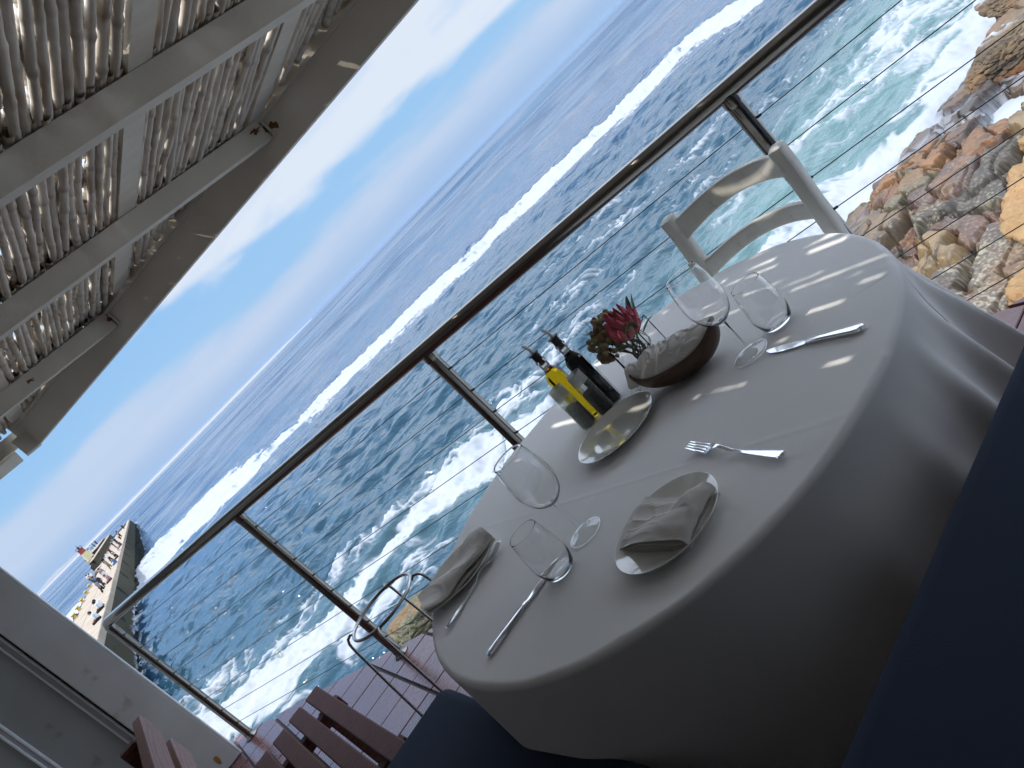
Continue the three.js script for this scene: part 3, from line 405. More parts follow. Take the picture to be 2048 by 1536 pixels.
{ // figures: one continuous body per pose, clothes as thicker skins over it
  const capsules = (bones, joints, N, size, cy, grow = 0) => {
    const mc = new MarchingCubes(N, new THREE.MeshBasicMaterial(), false, false, 60000); mc.isolation = 0; const f = mc.field, h = N / 2;
    for (let k = 0; k < N; k++) for (let j = 0; j < N; j++) for (let i = 0; i < N; i++) {
      const x = (i - h) / h * size, y = (j - h) / h * size + cy, z = (k - h) / h * size; let d = 0, s = 0;
      for (const [a, b] of bones) {
        const A = joints[a], B = joints[b], ex = B[0] - A[0], ey = B[1] - A[1], ez = B[2] - A[2], L = ex * ex + ey * ey + ez * ez || 1e-6;
        const t = clamp(((x - A[0]) * ex + (y - A[1]) * ey + (z - A[2]) * ez) / L), r = mix(A[3], B[3], t) + grow;
        s += Math.exp(-42 * (Math.hypot(x - A[0] - ex * t, y - A[1] - ey * t, z - A[2] - ez * t) - r));
      }
      d = -Math.log(s + 1e-30) / 42; f[k * N * N + j * N + i] = -d;
    }
    mc.update(); const n = mc.count ?? mc.geometry.drawRange.count, P = [], Q = [];
    for (let i = 0; i < n; i++) { P.push(mc.positionArray[i * 3] * size, mc.positionArray[i * 3 + 1] * size + cy, mc.positionArray[i * 3 + 2] * size); Q.push(mc.normalArray[i * 3], mc.normalArray[i * 3 + 1], mc.normalArray[i * 3 + 2]); }
    const g = new THREE.BufferGeometry(); g.setAttribute('position', new THREE.Float32BufferAttribute(P, 3)); g.setAttribute('normal', new THREE.Float32BufferAttribute(Q, 3)); g.setAttribute('uv', new THREE.Float32BufferAttribute(new Float32Array(n * 2), 2)); return g;
  };
  const base = { hip: [0, 0.93, 0, 0.12], waist: [0, 1.12, 0, 0.115], chest: [0, 1.32, 0, 0.13], neck: [0, 1.46, 0, 0.055], head: [0, 1.6, 0.01, 0.09], crown: [0, 1.65, -0.01, 0.088], sl: [0.17, 1.39, 0, 0.055], sr: [-0.17, 1.39, 0, 0.055], el: [0.24, 1.12, -0.02, 0.042], er: [-0.24, 1.12, -0.02, 0.042], wl: [0.24, 0.88, 0.06, 0.032], wr: [-0.24, 0.88, 0.06, 0.032], hl: [0.24, 0.8, 0.08, 0.034], hr: [-0.24, 0.8, 0.08, 0.034], jl: [0.09, 0.9, 0, 0.1], jr: [-0.09, 0.9, 0, 0.1], kl: [0.1, 0.49, 0.01, 0.062], kr: [-0.1, 0.49, 0.01, 0.062], al: [0.1, 0.09, -0.02, 0.042], ar: [-0.1, 0.09, -0.02, 0.042], tl: [0.11, 0.04, 0.14, 0.035], tr: [-0.11, 0.04, 0.14, 0.035] };
  const poses = { standing: {}, walking: { kl: [0.1, 0.5, 0.16, 0.062], al: [0.1, 0.1, 0.24, 0.042], tl: [0.1, 0.06, 0.4, 0.035], kr: [-0.1, 0.5, -0.08, 0.062], ar: [-0.1, 0.13, -0.3, 0.042], tr: [-0.1, 0.05, -0.18, 0.035], el: [0.23, 1.13, -0.12, 0.042], wl: [0.22, 0.92, -0.1, 0.032], hl: [0.22, 0.85, -0.06, 0.034], er: [-0.23, 1.13, 0.08, 0.042], wr: [-0.2, 0.97, 0.24, 0.032], hr: [-0.2, 0.93, 0.32, 0.034] } };
  const sit = {}; for (const k in base) { const b = base[k]; sit[k] = [b[0], b[1] - 0.82, b[2], b[3]]; }
  Object.assign(sit, { chest: [0, 0.48, 0.06, 0.13], neck: [0, 0.61, 0.1, 0.055], head: [0, 0.74, 0.15, 0.09], crown: [0, 0.79, 0.13, 0.088], sl: [0.17, 0.55, 0.07, 0.055], sr: [-0.17, 0.55, 0.07, 0.055], el: [0.22, 0.3, 0.14, 0.042], er: [-0.22, 0.3, 0.14, 0.042], wl: [0.14, 0.2, 0.34, 0.032], wr: [-0.14, 0.2, 0.34, 0.032], hl: [0.12, 0.18, 0.4, 0.034], hr: [-0.12, 0.18, 0.4, 0.034], jl: [0.09, 0.09, 0.03, 0.1], jr: [-0.09, 0.09, 0.03, 0.1], kl: [0.11, 0.1, 0.43, 0.062], kr: [-0.11, 0.1, 0.43, 0.062], al: [0.11, -0.32, 0.46, 0.042], ar: [-0.11, -0.32, 0.46, 0.042], tl: [0.12, -0.37, 0.6, 0.035], tr: [-0.12, -0.37, 0.6, 0.035] });
  const all = [['hip', 'waist'], ['waist', 'chest'], ['chest', 'neck'], ['neck', 'head'], ['head', 'crown'], ['chest', 'sl'], ['chest', 'sr'], ['sl', 'el'], ['sr', 'er'], ['el', 'wl'], ['er', 'wr'], ['wl', 'hl'], ['wr', 'hr'], ['hip', 'jl'], ['hip', 'jr'], ['jl', 'kl'], ['jr', 'kr'], ['kl', 'al'], ['kr', 'ar'], ['al', 'tl'], ['ar', 'tr']];
  const top = [['hip', 'waist'], ['waist', 'chest'], ['chest', 'sl'], ['chest', 'sr'], ['sl', 'el'], ['sr', 'er']], legs = [['hip', 'jl'], ['hip', 'jr'], ['jl', 'kl'], ['jr', 'kr'], ['kl', 'al'], ['kr', 'ar']];
  const make = (J, cy, size) => ({ body: capsules(all, J, 44, size, cy), shirt: capsules(top, J, 36, size, cy, 0.022), trousers: capsules(legs, J, 36, size, cy, 0.018), hair: capsules([['crown', 'h2']], { ...J, h2: [J.crown[0], J.crown[1] - 0.03, J.crown[2] - 0.03, 0.088] }, 40, size, cy, 0.016) });
  const P = { standing: make(base, 0.85, 0.92), walking: make({ ...base, ...poses.walking }, 0.85, 0.92), sitting: make(sit, 0.25, 0.75) };
  const skin = [mat([0.36, 0.20, 0.13], 0.6), mat([0.16, 0.08, 0.05], 0.6)], mk = {};
  const cl = c => mk[c] ??= mat(c, 0.85);
  const W = '#d8d8d6', N = '#20263a', K = '#16161a', B = '#3a648c', R = '#5e3034', G = '#7b7d80', T = '#8c7a5a', PK = '#a08488', GR = '#5a7a5a', hair = '#1a1310';
  const Z = (x, y) => [140 + x * 180 / 922, 1020 + y * 180 / 922];
  // [pose, s along pier, t across, turn, shirt, trousers, hair or hat, label]
  const F = [
    ['standing', 48, 4.0, 0.4, W, N, hair, 'person in a white shirt nearest the end of the parapet'],
    ['walking', 27, 1.9, 1.0, B, N, hair, 'person in a blue top and navy trousers walking beside the parapet end'],
    ['standing', 38, 3.0, 2.0, T, K, '#a88a4c', 'person in a tan top and yellow hat in front of the parapet'],
    ['walking', 14.5, 0.95, 1.2, G, K, hair, 'person in a grey top and black trousers leading the group on the pier'],
    ['standing', 31.4, 1.5, 0.2, PK, W, hair, 'person in a pink top and white trousers within the group on the pier'],
    ['walking', 21, 1.25, 2.2, N, N, hair, 'person dressed all in navy near the kerb behind the grey top'],
    ['sitting', 14.9, 0.2, -1.4, PK, R, hair, 'person in pink with dark red trousers sitting on the kerb beside the group'],
    ['walking', 34.9, 1.0, 0.8, G, T, '#b8903f', 'person in a grey shirt and orange hat walking alone mid pier'],
    ['standing', 44, 3.4, 0.3, W, G, hair, 'person in white and grey beside the dark parapet wall'],
    ['walking', 52, 1.6, 0.9, W, K, '#e0e0dc', 'person in white top and white cap behind the orange hat'],
    ['standing', 55, 2.4, 2.6, K, K, hair, 'person all in black standing in mid pier'],
    ['sitting', 30.8, 0.15, -1.3, B, B, hair, 'person in bright blue sitting on the kerb in mid pier'],
    ['sitting', 37.8, 0.15, -1.0, K, K, hair, 'person in black sitting on the kerb beyond the blue one'],
    ['walking', 72, 2.2, 0.6, R, K, hair, 'person in a dark red top by the parapet'],
    ['standing', 82, 1.9, 1.6, N, K, '#d0d0cc', 'person in navy with a pale cap far along the pier'],
    ['sitting', 50, 0.15, -1.2, PK, W, hair, 'person in pink sitting on the kerb with pale trousers'],
    ['sitting', 59.4, 0.15, -0.9, R, R, hair, 'person in red sitting on the kerb far along the pier'],
    ['walking', 88, 1.6, 0.4, N, N, hair, 'person in navy walking far along the pier'],
    ['standing', 95, 1.2, 2.5, W, N, hair, 'person in white with navy trousers near the pier head'],
    ['standing', 104, 2.6, 0.6, G, W, hair, 'person in grey with pale trousers near the pier head'],
    ['standing', 113, 1.6, 0.8, PK, K, hair, 'person in a pink top with black trousers near the pier head'],
    ['standing', 124, 2.2, 1.8, B, N, hair, 'person in blue at the pier head'],
    ['standing', 140, 1.2, 2.8, K, N, hair, 'person in black at the very tip of the pier'],
    ['standing', 150, 3.0, 1.1, R, G, '#d8d8d6', 'person in red with a white cap at the pier head'],
    ['standing', 133, 8, 0.5, '#4f9a98', W, hair, 'person in teal on the near end of the raised platform'],
    ['standing', 143, 8, 1.5, W, G, hair, 'person in white on the middle of the raised platform'],
    ['standing', 149, 7.8, 2.2, GR, K, hair, 'person in green on the raised platform'],
    ['standing', 160, 7.8, 0.3, B, K, hair, 'person in blue on the far end of the raised platform'],
    ['sitting', -1.1, 0.2, -1.9, W, K, hair, 'person in a white shirt sitting on the kerb, right one of a pair'],
    ['sitting', -0.1, 0.25, -2.2, W, T, hair, 'person in tan trousers and white shirt, left one of the pair sitting on the kerb'],
    ['sitting', -5.3, 0.2, -1.7, W, K, hair, 'person in white sitting alone on the kerb above the handrail'],
    ['sitting', -14.4, 0.2, -2.0, W, K, hair, 'person in a white top sitting by the corner of the handrail'],
    ['sitting', -13.2, 0.25, -2.4, PK, T, hair, 'person with bare arms sitting behind the corner of the handrail'],
    ['sitting', -15.4, 0.4, -1.8, K, N, hair, 'person in black sitting nearest the white column'],
  ];
  F.forEach(([pose, s, t, turn, sh, tr, hr, label], i) => {
    const y = pose === 'sitting' ? PY + 0.43 : t > 6 ? PY + 1.66 : PY;
    const o = thing('person', label, 'person', far(...pierPt(s, t, y)), PIER_TURN + (pose === 'sitting' ? -Math.PI / 2 : Math.PI / 2) + turn, 'people on the pier'); const g = P[pose];
    part('body', g.body, skin[i % 3 === 1 ? 1 : 0], o); part('shirt', g.shirt, cl(sh), o); part('trousers', g.trousers, cl(tr), o); part(hr === hair ? 'hair' : 'hat', g.hair, cl(hr), o);
  });
}

// ------------------------------------------------------------------ terrace: tiles, building behind, end wall, column
const EDGE = -2.47;
{
  const deck = struct('terrace', [bx(9, 0.3, 5.2, -1.6, -0.162, EDGE + 0.012 + 2.6, 0.006), bx(9, 5, 0.4, -1.6, -2.6, EDGE + 0.5, 0.02)], M.tileJoint);
  const clip = poly => { const out = []; for (let i = 0; i < poly.length; i++) { const a = poly[i], b = poly[(i + 1) % poly.length], ia = a[1] > EDGE, ib = b[1] > EDGE; if (ia) out.push(a); if (ia !== ib) { const t = (EDGE - a[1]) / (b[1] - a[1]); out.push([a[0] + (b[0] - a[0]) * t, EDGE]); } } return out; };
  const mats = [[0.19, 0.078, 0.074], [0.165, 0.070, 0.072], [0.21, 0.088, 0.078], [0.18, 0.064, 0.056]].map((c, i) => mat(c, 0.55, { map: again(paintT, 1.7 + i * 0.3, 1.9), bumpMap: again(blotchT, 2.5, 2.5), bumpScale: 0.0016, roughnessMap: again(grainT, 2, 2) }));
  const area = p => Math.abs(p.reduce((s, a, i) => { const b = p[(i + 1) % p.length]; return s + a[0] * b[1] - b[0] * a[1]; }, 0)) / 2;
  const U0 = 0.055, VP = 0.235, V0 = 0.6 - 0.002;                 // joints run along u and v
  const tileGeo = q => { const s = new THREE.Shape(q.map(p => new THREE.Vector2(p[0], -p[1]))); return meterUV(new THREE.ExtrudeGeometry(s, { depth: 0.012, bevelEnabled: true, bevelThickness: 0.003, bevelSize: 0.0025, bevelOffset: -0.0025, bevelSegments: 1 }).rotateX(-Math.PI / 2)); };
  let whole; const wq = 0.2;
  for (let j = -3; j < 16; j++) for (let i = -6; i < 30; i++) {
    const u0 = U0 + i * 0.2215 + (((j % 2) + 2) % 2) * 0.0, v0 = V0 + j * VP - 3 * VP, g = 0.003, h = 0.007;
    const q = [[u0 + g, v0 + h], [u0 + 0.2215 - g, v0 + h], [u0 + 0.2215 - g, v0 + VP - h], [u0 + g, v0 + VP - h]].map(([u, v]) => { const p = uv2(u, v); return [p[0], p[2]]; });
    const cx = (q[0][0] + q[2][0]) / 2, cz = (q[0][1] + q[2][1]) / 2;
    if (cz > -0.55 || cx < -5.9 || cx > 1.4) continue;
    if (!(cx < -1.7 && cz < -0.85 || cx > -0.9 && cz < -1.7)) continue;
    const k = clip(q); if (k.length < 3 || area(k) < 0.0008) continue;
    let o;
    if (k.length === 4 && area(k) > area(q) * 0.999) { whole ??= tileGeo(q.map(p => [p[0] - cx, p[1] - cz])); o = struct('tile', whole, mats[Math.floor(rnd() * 4)], deck); o.position.set(cx, -0.0145 + rr(-0.0008, 0.0012), cz); }
    else { o = struct('tile', tileGeo(k), mats[Math.floor(rnd() * 4)], deck); o.position.y = -0.0145 + rr(-0.0008, 0.0008); }
  }
  // plain tiled floor out of sight under the bench and the table
  const under = mat([0.16, 0.07, 0.068], 0.4, { map: again(paintT, 1, 1) });
  struct('floor_tiles', bx(2.2, 0.01, 1.6, 0.2, -0.006, -0.6, 0.002), under, deck);
}
{ // the restaurant behind, out of frame: it shades the terrace from behind
  const w = mat([0.26, 0.24, 0.22], 0.8);
  const g = new THREE.Group(); g.rotation.y = GRID_TURN; g.name = 'building'; g.userData.kind = 'structure'; scene.add(g);
  struct('wall', bx(0.2, 2.9, 5.7, -0.85, 1.45, -0.35, 0.01), w, g);              // u from -2.5 to 3.2 behind the bench
  struct('added_side_wall', bx(2.85, 2.9, 0.2, 0.55, 1.45, 1.3, 0.01), w, g);           // unseen wall added to block sky light from the right
  struct('return_wall', bx(1.2, 2.9, 0.2, -1.45, 1.45, -3.3, 0.01), w, g);
  struct('back_wall', bx(0.2, 2.9, 3.2, -2.05, 1.45, -4.2, 0.01), mat([0.5, 0.48, 0.45], 0.8), g);
}
{ // end wall: column and grey panels framed in white
  const pn = mat([0.42, 0.43, 0.42], 0.45, { map: again(paintT, 0.7, 0.7) }), fr = mat([0.82, 0.86, 0.86], 0.45), fl = mat([0.52, 0.51, 0.53], 0.5);
  const col = thing('column', 'wide white painted column standing by the corner of the railing', 'column', uv2(5.22, -0.467), GRID_TURN);
  part('shaft', bx(0.226, 2.35, 0.24, 0, 1.175 + 0.004, 0, 0.006), M.column, col);
  part('edge_strip', bx(0.012, 2.35, 0.02, 0.1195, 1.179, 0.11, 0.003), fr, col);
  part('rust_stain', grid(8, 8, (a, b) => { const r = 0.028 * (0.6 + 0.6 * n2(a * 5, b * 4)), t = a * 2 * Math.PI; return [0.02 + Math.cos(t) * b * r * 0.8, 0.085 + Math.sin(t) * b * r * 1.7, 0.1208]; }), mat([0.36, 0.19, 0.04], 0.8), col);
  const w = thing('panelled_screen', 'grey panelled screen with pale double beads left of the white column', 'screen', uv2(5.22, -0.58), GRID_TURN);
  part('gap', bx(0.014, 2.3, 0.1, -0.008, 1.155, 0, 0.001), M.dark, w);
  const bead = (x, wd) => part('bead', bx(wd, 2.3, 0.13, -x - wd / 2, 1.155, 0.0, 0.004), fr, w);
  const band = (x, wd) => part('stile', bx(wd, 2.3, 0.11, -x - wd / 2, 1.155, 0.0, 0.002), fl, w);
  const panel = (x, wd) => part('panel', bx(wd, 2.3, 0.08, -x - wd / 2, 1.155, 0.0, 0.002), pn, w);
  for (const x of [0.016, 0.325, 0.634]) { bead(x, 0.013); band(x + 0.013, 0.022); bead(x + 0.035, 0.013); panel(x + 0.048, 0.261); }
}

// ------------------------------------------------------------------ railing
const RZ = -2.40, RY = 1.038, POSTS = [-4.575, -3.15, -1.765, -0.43, 0.95];
{
  const r = thing('railing', 'stainless steel railing with round handrail, four posts and eight thin cables', 'railing', [0, 0, RZ]);
  part('handrail', new THREE.TubeGeometry((() => { const p = new THREE.CurvePath(); p.add(new THREE.LineCurve3(V3(2.6, RY, 0), V3(POSTS[0] + 0.035, RY, 0))); p.add(new THREE.QuadraticBezierCurve3(V3(POSTS[0] + 0.035, RY, 0), V3(POSTS[0] - 0.005, RY, 0), V3(POSTS[0] - 0.003, RY - 0.055, 0))); return p; })(), 260, 0.0275, 20), M.steel, r);
  POSTS.forEach(x => { const p = part('post', bar([x, 0.0, 0], [x, RY - 0.015, 0], 0.0255, 20), M.steel, r); part('base_flange', lathe([[0, 0], [0.042, 0], [0.042, 0.006], [0.029, 0.012], [0.027, 0.03]], 24).translate(x, 0, 0), M.steel, p); part('collar', lathe([[0.0258, RY - 0.05], [0.0285, RY - 0.04], [0.0285, RY - 0.02]], 24).translate(x, 0, 0), M.steel, p); });
  for (let k = 0; k < 8; k++) { const y = 0.926 - k * 0.1148; part('cable', tube([[POSTS[0] + 0.02, y, 0.004], ...POSTS.slice(1).flatMap((x, i) => [[(x + POSTS[i]) / 2, y - 0.002, 0.004], [x, y, 0.004]]), [2.6, y, 0.004]], 0.0016, 6, 60, 0.1), M.cable, r); POSTS.forEach(x => part('ferrule', bar([x + 0.014, y, 0.004], [x + 0.037, y, 0.004], 0.0042, 8), M.dark, r)); }
}

// ------------------------------------------------------------------ pergola roof of painted reeds
const roofY = (u, v, h) => 1.4 + h - 0.06 * v - 0.01 * u;
{
  const H0 = 0.756, HB = 0.675;
  const P = thing('pergola', 'white painted pergola roof of reeds on rafters with a deep edge beam', 'pergola');
  const at = (u, v, h) => uv2(u, v, roofY(u, v, h));
  const fasciaV = u => 1.71 - (u - 2.54) * 0.601;                  // inner face of the edge beam, at reed height
  // a beam between two plan points, square cut, top at h1, bottom at h0, thickness to the side
  const prism = (pts, n = 24, wob = 0.0006) => {                    // pts: 8 corners a..d at one end, e..h at the other
    const g = grid(4, n, (a, b) => { const k = Math.round(a * 4) % 4, A = pts[k], B = pts[k + 4], w = (fbm(b * 9 + k * 3, k) * wob); return [mix(A[0], B[0], b) + w, mix(A[1], B[1], b) + w, mix(A[2], B[2], b) + w]; }, { uv: (a, b) => [a * 0.4, b * 3] });
    const caps = [0, 4].map(o => { const q = new THREE.BufferGeometry(); const idx = o ? [0, 1, 2, 0, 2, 3] : [0, 2, 1, 0, 3, 2]; q.setAttribute('position', new THREE.Float32BufferAttribute(idx.flatMap(i => pts[o + i]), 3)); q.setAttribute('uv', new THREE.Float32BufferAttribute(new Float32Array(12), 2)); q.computeVertexNormals(); return q; });
    return toCreasedNormals(mergeGeometries([g.toNonIndexed().deleteAttribute('normal'), ...caps.map(c => c.deleteAttribute('normal'))]), 0.5);
  };
  const rafter = (u, v0, v1, h0 = HB, h1 = H0 - 0.004, t = 0.048) => [at(u, v0, h0), at(u, v0, h1), at(u + t, v0, h1), at(u + t, v0, h0), at(u, v1, h0), at(u, v1, h1), at(u + t, v1, h1), at(u + t, v1, h0)];
  const RU = [-1.0, -0.02, 0.975, 1.968, 2.938, 4.062, 5.13];
  RU.forEach((u, i) => part('rafter', prism(rafter(u, -1.6, i === 6 ? 0.235 : fasciaV(u + 0.024) - 0.004)), M.paint, P));
  // weld beads where the rafters meet the edge beam, and rust patches
  const rust = mat([0.20, 0.075, 0.025], 0.9, { bumpMap: again(blotchT, 3, 3), bumpScale: 0.002 });
  const blot = (cu, cv, h, su, sv, sh, sd, nrm) => grid(14, 6, (a, b) => { const t = a * 2 * Math.PI, r = b * (0.65 + 0.9 * n2(Math.cos(t) * 1.7 + sd, Math.sin(t) * 1.7)); const p = at(cu + Math.cos(t) * r * su, cv + Math.cos(t) * r * sv, h + Math.sin(t) * r * sh); return [p[0] + nrm[0], p[1] + nrm[1], p[2] + nrm[2]]; });
  const rn = uv2(-0.0015, 0, 0), fn = uv2(-0.0012, -0.002, 0);
  part('rust_stain', [blot(2.938, 1.42, 0.725, 0, 0.035, 0.016, 1, rn), blot(2.938, 1.455, 0.705, 0, 0.012, 0.02, 5, rn), blot(2.92, 1.483, 0.70, 0.028, -0.017, 0.02, 3, fn), blot(4.062, 0.775, 0.715, 0, 0.02, 0.012, 6, rn), blot(4.062, 0.36, 0.715, 0, 0.024, 0.014, 9, rn)], rust, P);
  [2.938, 4.062].forEach(u => part('weld_bead', tube([[0, 0, 0], [1, 1, 1]].map((_, i) => at(u - 0.004, fasciaV(u) - 0.006, i ? H0 - 0.01 : HB)), 0.006, 8, 10), M.paint, P));
  { // edge beam
    const f = (u, off, h) => at(u, fasciaV(u) + off, h), a = 0.2, b = 5.07;
    part('edge_beam', prism([f(a, 0, 0.602), f(a, 0, H0 + 0.03), f(a, 0.035, H0 + 0.03), f(a, 0.035, 0.602), f(b, 0, 0.602), f(b, 0, H0 + 0.03), f(b, 0.035, H0 + 0.03), f(b, 0.035, 0.602)], 60, 0.0012), M.paint, P);
    part('inner_ledge', prism([f(a, -0.02, H0 - 0.016), f(a, -0.02, H0 - 0.003), f(a, -0.001, H0 - 0.003), f(a, -0.001, H0 - 0.016), f(5.0, -0.02, H0 - 0.016), f(5.0, -0.02, H0 - 0.003), f(5.0, -0.001, H0 - 0.003), f(5.0, -0.001, H0 - 0.016)], 60, 0.001), M.paint, P);
    part('end_plate', prism([at(5.0, 0.15, 0.60), at(5.0, 0.15, 0.70), at(5.0, 0.235, 0.70), at(5.0, 0.235, 0.60), at(5.09, 0.15, 0.60), at(5.09, 0.15, 0.70), at(5.09, 0.235, 0.70), at(5.09, 0.235, 0.60)], 4), M.paint, P);
    part('outer_board', prism([at(5.2, -1.2, 0.665), at(5.2, -1.2, 0.76), at(5.5, -1.2, 0.74), at(5.5, -1.2, 0.645), at(5.2, 0.13, 0.665), at(5.2, 0.13, 0.76), at(5.5, 0.13, 0.74), at(5.5, 0.13, 0.645)], 12), M.paint, P);
  }
  // flat battens that run with the reeds
  [[0.215, 0.29], [0.828, 0.9], [1.41, 1.483], [2.0, 2.07]].forEach(([v0, v1]) => { for (let i = 2; i < 6; i++) { let a = RU[i] + 0.0, b = RU[i + 1] + 0.02; const lim = 2.54 + (1.71 - v1) / 0.601; if (a > lim) continue; b = Math.min(b, lim); const p = (u, v, h) => at(u, v, h); part('batten', prism([p(a, v0, H0 - 0.002), p(a, v0, H0 + 0.014), p(a, v1, H0 + 0.014), p(a, v1, H0 - 0.002), p(b, v0, H0 - 0.002), p(b, v0, H0 + 0.014), p(b, v1, H0 + 0.014), p(b, v1, H0 - 0.002)], 8), M.paint, P); } });
  // reeds: variants with knots, painted white, bare brown at cut ends
  const reedM = mat([1, 1, 1], 0.75, { vertexColors: true, bumpMap: again(grainT, 1, 10), bumpScale: 0.0012 });
  const variants = [];
  for (let k = 0; k < 8; k++) {
    const knots = []; for (let x = rr(0.02, 0.15); x < 1; x += rr(0.13, 0.24)) knots.push(x); const bend = rr(-0.007, 0.007), ph = rr(0, 6), taper = rr(-0.12, 0.12), sd = k * 11.3;
    variants.push(grid(9, 46, (a, t) => {
      let r = 1 + taper * (t - 0.5); for (const q of knots) r += 0.24 * Math.exp(-(((t - q) / 0.012) ** 2)) - 0.09 * Math.exp(-(((t - q + 0.02) / 0.012) ** 2));
      r += n2(t * 18 + sd, a * 3) * 0.08; const th = a * 2 * Math.PI, j = (q => { let s = 0; for (const w of knots) s += (t > w ? 1 : -1) * 0.0011 * Math.sin(w * 40 + ph); return s; })();
      return [t, Math.cos(th) * r * 0.0122 + bend * Math.sin(t * 3.14) * 0.5, Math.sin(th) * r * 0.0122 + bend * Math.sin(t * 5 + ph) + j];
    }, { closeU: true, uv: (a, t) => [a * 0.08, t], color: (a, t) => {
      let c = mix3([0.76, 0.69, 0.59], [0.60, 0.53, 0.43], clamp(0.4 + n2(t * 14 + sd, a * 5) + n2(t * 60, a * 9 + sd) * 0.5)); let kn = 0; for (const q of knots) kn = Math.max(kn, Math.exp(-(((t - q) / 0.006) ** 2)));
      c = mix3(c, [0.30, 0.25, 0.20], kn * 0.6); const br = sst(0.2, 0.42, n2(t * 7 + sd, a * 1.5 + 3)) * 0.55 + sst(0.035, 0.0, t) * 0.7 + sst(0.965, 1, t) * 0.7; return mix3(c, [0.34, 0.20, 0.09], clamp(br)); } }));
  }
  const ends = new THREE.RingGeometry(0.006, 0.0125, 10).rotateY(Math.PI / 2);
  const X = V3(1, 0, 0), q = new THREE.Quaternion();
  const place = (o, a, b, thick, roll) => { const A = V3(...a), B = V3(...b), L = A.distanceTo(B), d = B.clone().sub(A).divideScalar(L); q.setFromUnitVectors(X, d); const m = new THREE.Quaternion().setFromAxisAngle(X, roll); o.position.copy(A); o.quaternion.copy(q.multiply(m)); o.scale.set(L, thick, thick); };
  const vis = [null, null, [0.3, 1.5], [0.3, 1.8], [0.1, 1.25], [0.05, 0.7]];
  const extra = [], dummy = new THREE.Object3D(), top = [];
  for (let i = 2; i < 6; i++) {
    const u0 = RU[i] - 0.02, u1 = RU[i + 1] + 0.066;
    for (let v = 0.03; v < 2.9; v += rr(0.0245, 0.0325)) {
      const lim = 2.54 + (1.71 - (v + 0.025)) / 0.601, b = Math.min(u1, lim); if (b - u0 < 0.05) break;
      if ([[0.208, 0.297], [0.82, 0.908], [1.402, 1.49], [1.993, 2.077]].some(([p, r]) => v > p && v < r)) continue;
      const th = rr(0.85, 1.16), h = H0 + 0.012 * th + 0.001 + rr(0, 0.003), k = Math.floor(rnd() * 8), skew = rr(-0.012, 0.012), shown = v > vis[i][0] && v < vis[i][1];
      const put = (a, c, dh, dv) => { const A = at(a, v + dv - skew * 0.5, h + dh), B = at(c, v + dv + skew * 0.5, h + dh); if (shown) { const o = part('reed', variants[k], reedM, P); place(o, A, B, th, rr(0, 6.28)); } else { place(dummy, A, B, th, rr(0, 6.28)); dummy.updateMatrix(); extra.push([k, dummy.matrix.clone()]); } };
      if (rnd() < 0.2 && b - u0 > 0.5) { const m = mix(u0, b, rr(0.15, 0.85)); put(u0, m + 0.02, 0, 0); put(m - 0.05, b, 0.016, 0.008); } else put(u0, b, 0, 0);
    }
    // second, looser layer on top: it leaves chinks for the sun
    for (let v = 0.04; v < 2.9; v += rr(0.0205, 0.0265)) { const lim = 2.54 + (1.71 - (v + 0.02)) / 0.601, b = Math.min(u1, lim + 0.10); if (b - u0 < 0.05) break; const sk = rr(-0.03, 0.03), th = rr(0.8, 1.15); let a = u0; while (a < b - 0.03) { const gap = rnd() < (i > 2 ? 0.28 : v > 0.46 ? 0.62 : 0.2) && a < lim - 0.3, e = Math.min(b, a + (gap ? rr(0.03, 0.10) : rr(0.06, 0.30))); if (!gap) { place(dummy, at(a, v - sk / 2, H0 + 0.042), at(e, v + sk / 2, H0 + 0.042), th, rr(0, 6.28)); dummy.updateMatrix(); top.push([Math.floor(rnd() * 8), dummy.matrix.clone()]); } a = e; } }
  }
  for (const [name, list] of [['reed_layer', top], ['hidden_reeds', extra]]) for (let k = 0; k < 8; k++) { const l = list.filter(e => e[0] === k); if (!l.length) continue; const im = new THREE.InstancedMesh(variants[k], reedM, l.length); l.forEach((e, n) => im.setMatrixAt(n, e[1])); im.name = 'reed_layer'; im.userData.kind = 'stuff'; im.castShadow = im.receiveShadow = true; P.add(im); }
  // solid roofing nearer the building
  part('roof_board', prism([at(-1.6, -1.7, H0 + 0.05), at(-1.6, -1.7, H0 + 0.08), at(-1.6, 0.16, H0 + 0.08), at(-1.6, 0.16, H0 + 0.05), at(5.2, -1.7, H0 + 0.05), at(5.2, -1.7, H0 + 0.08), at(5.2, 0.16, H0 + 0.08), at(5.2, 0.16, H0 + 0.05)], 8), M.paint, P);
  part('roof_board', prism([at(-1.6, 0.17, H0 + 0.05), at(-1.6, 0.17, H0 + 0.08), at(-1.6, 3.2, H0 + 0.08), at(-1.6, 3.2, H0 + 0.05), at(0.95, 0.17, H0 + 0.05), at(0.95, 0.17, H0 + 0.08), at(0.95, 2.6, H0 + 0.08), at(0.95, 2.6, H0 + 0.05)], 8), M.paint, P);
}

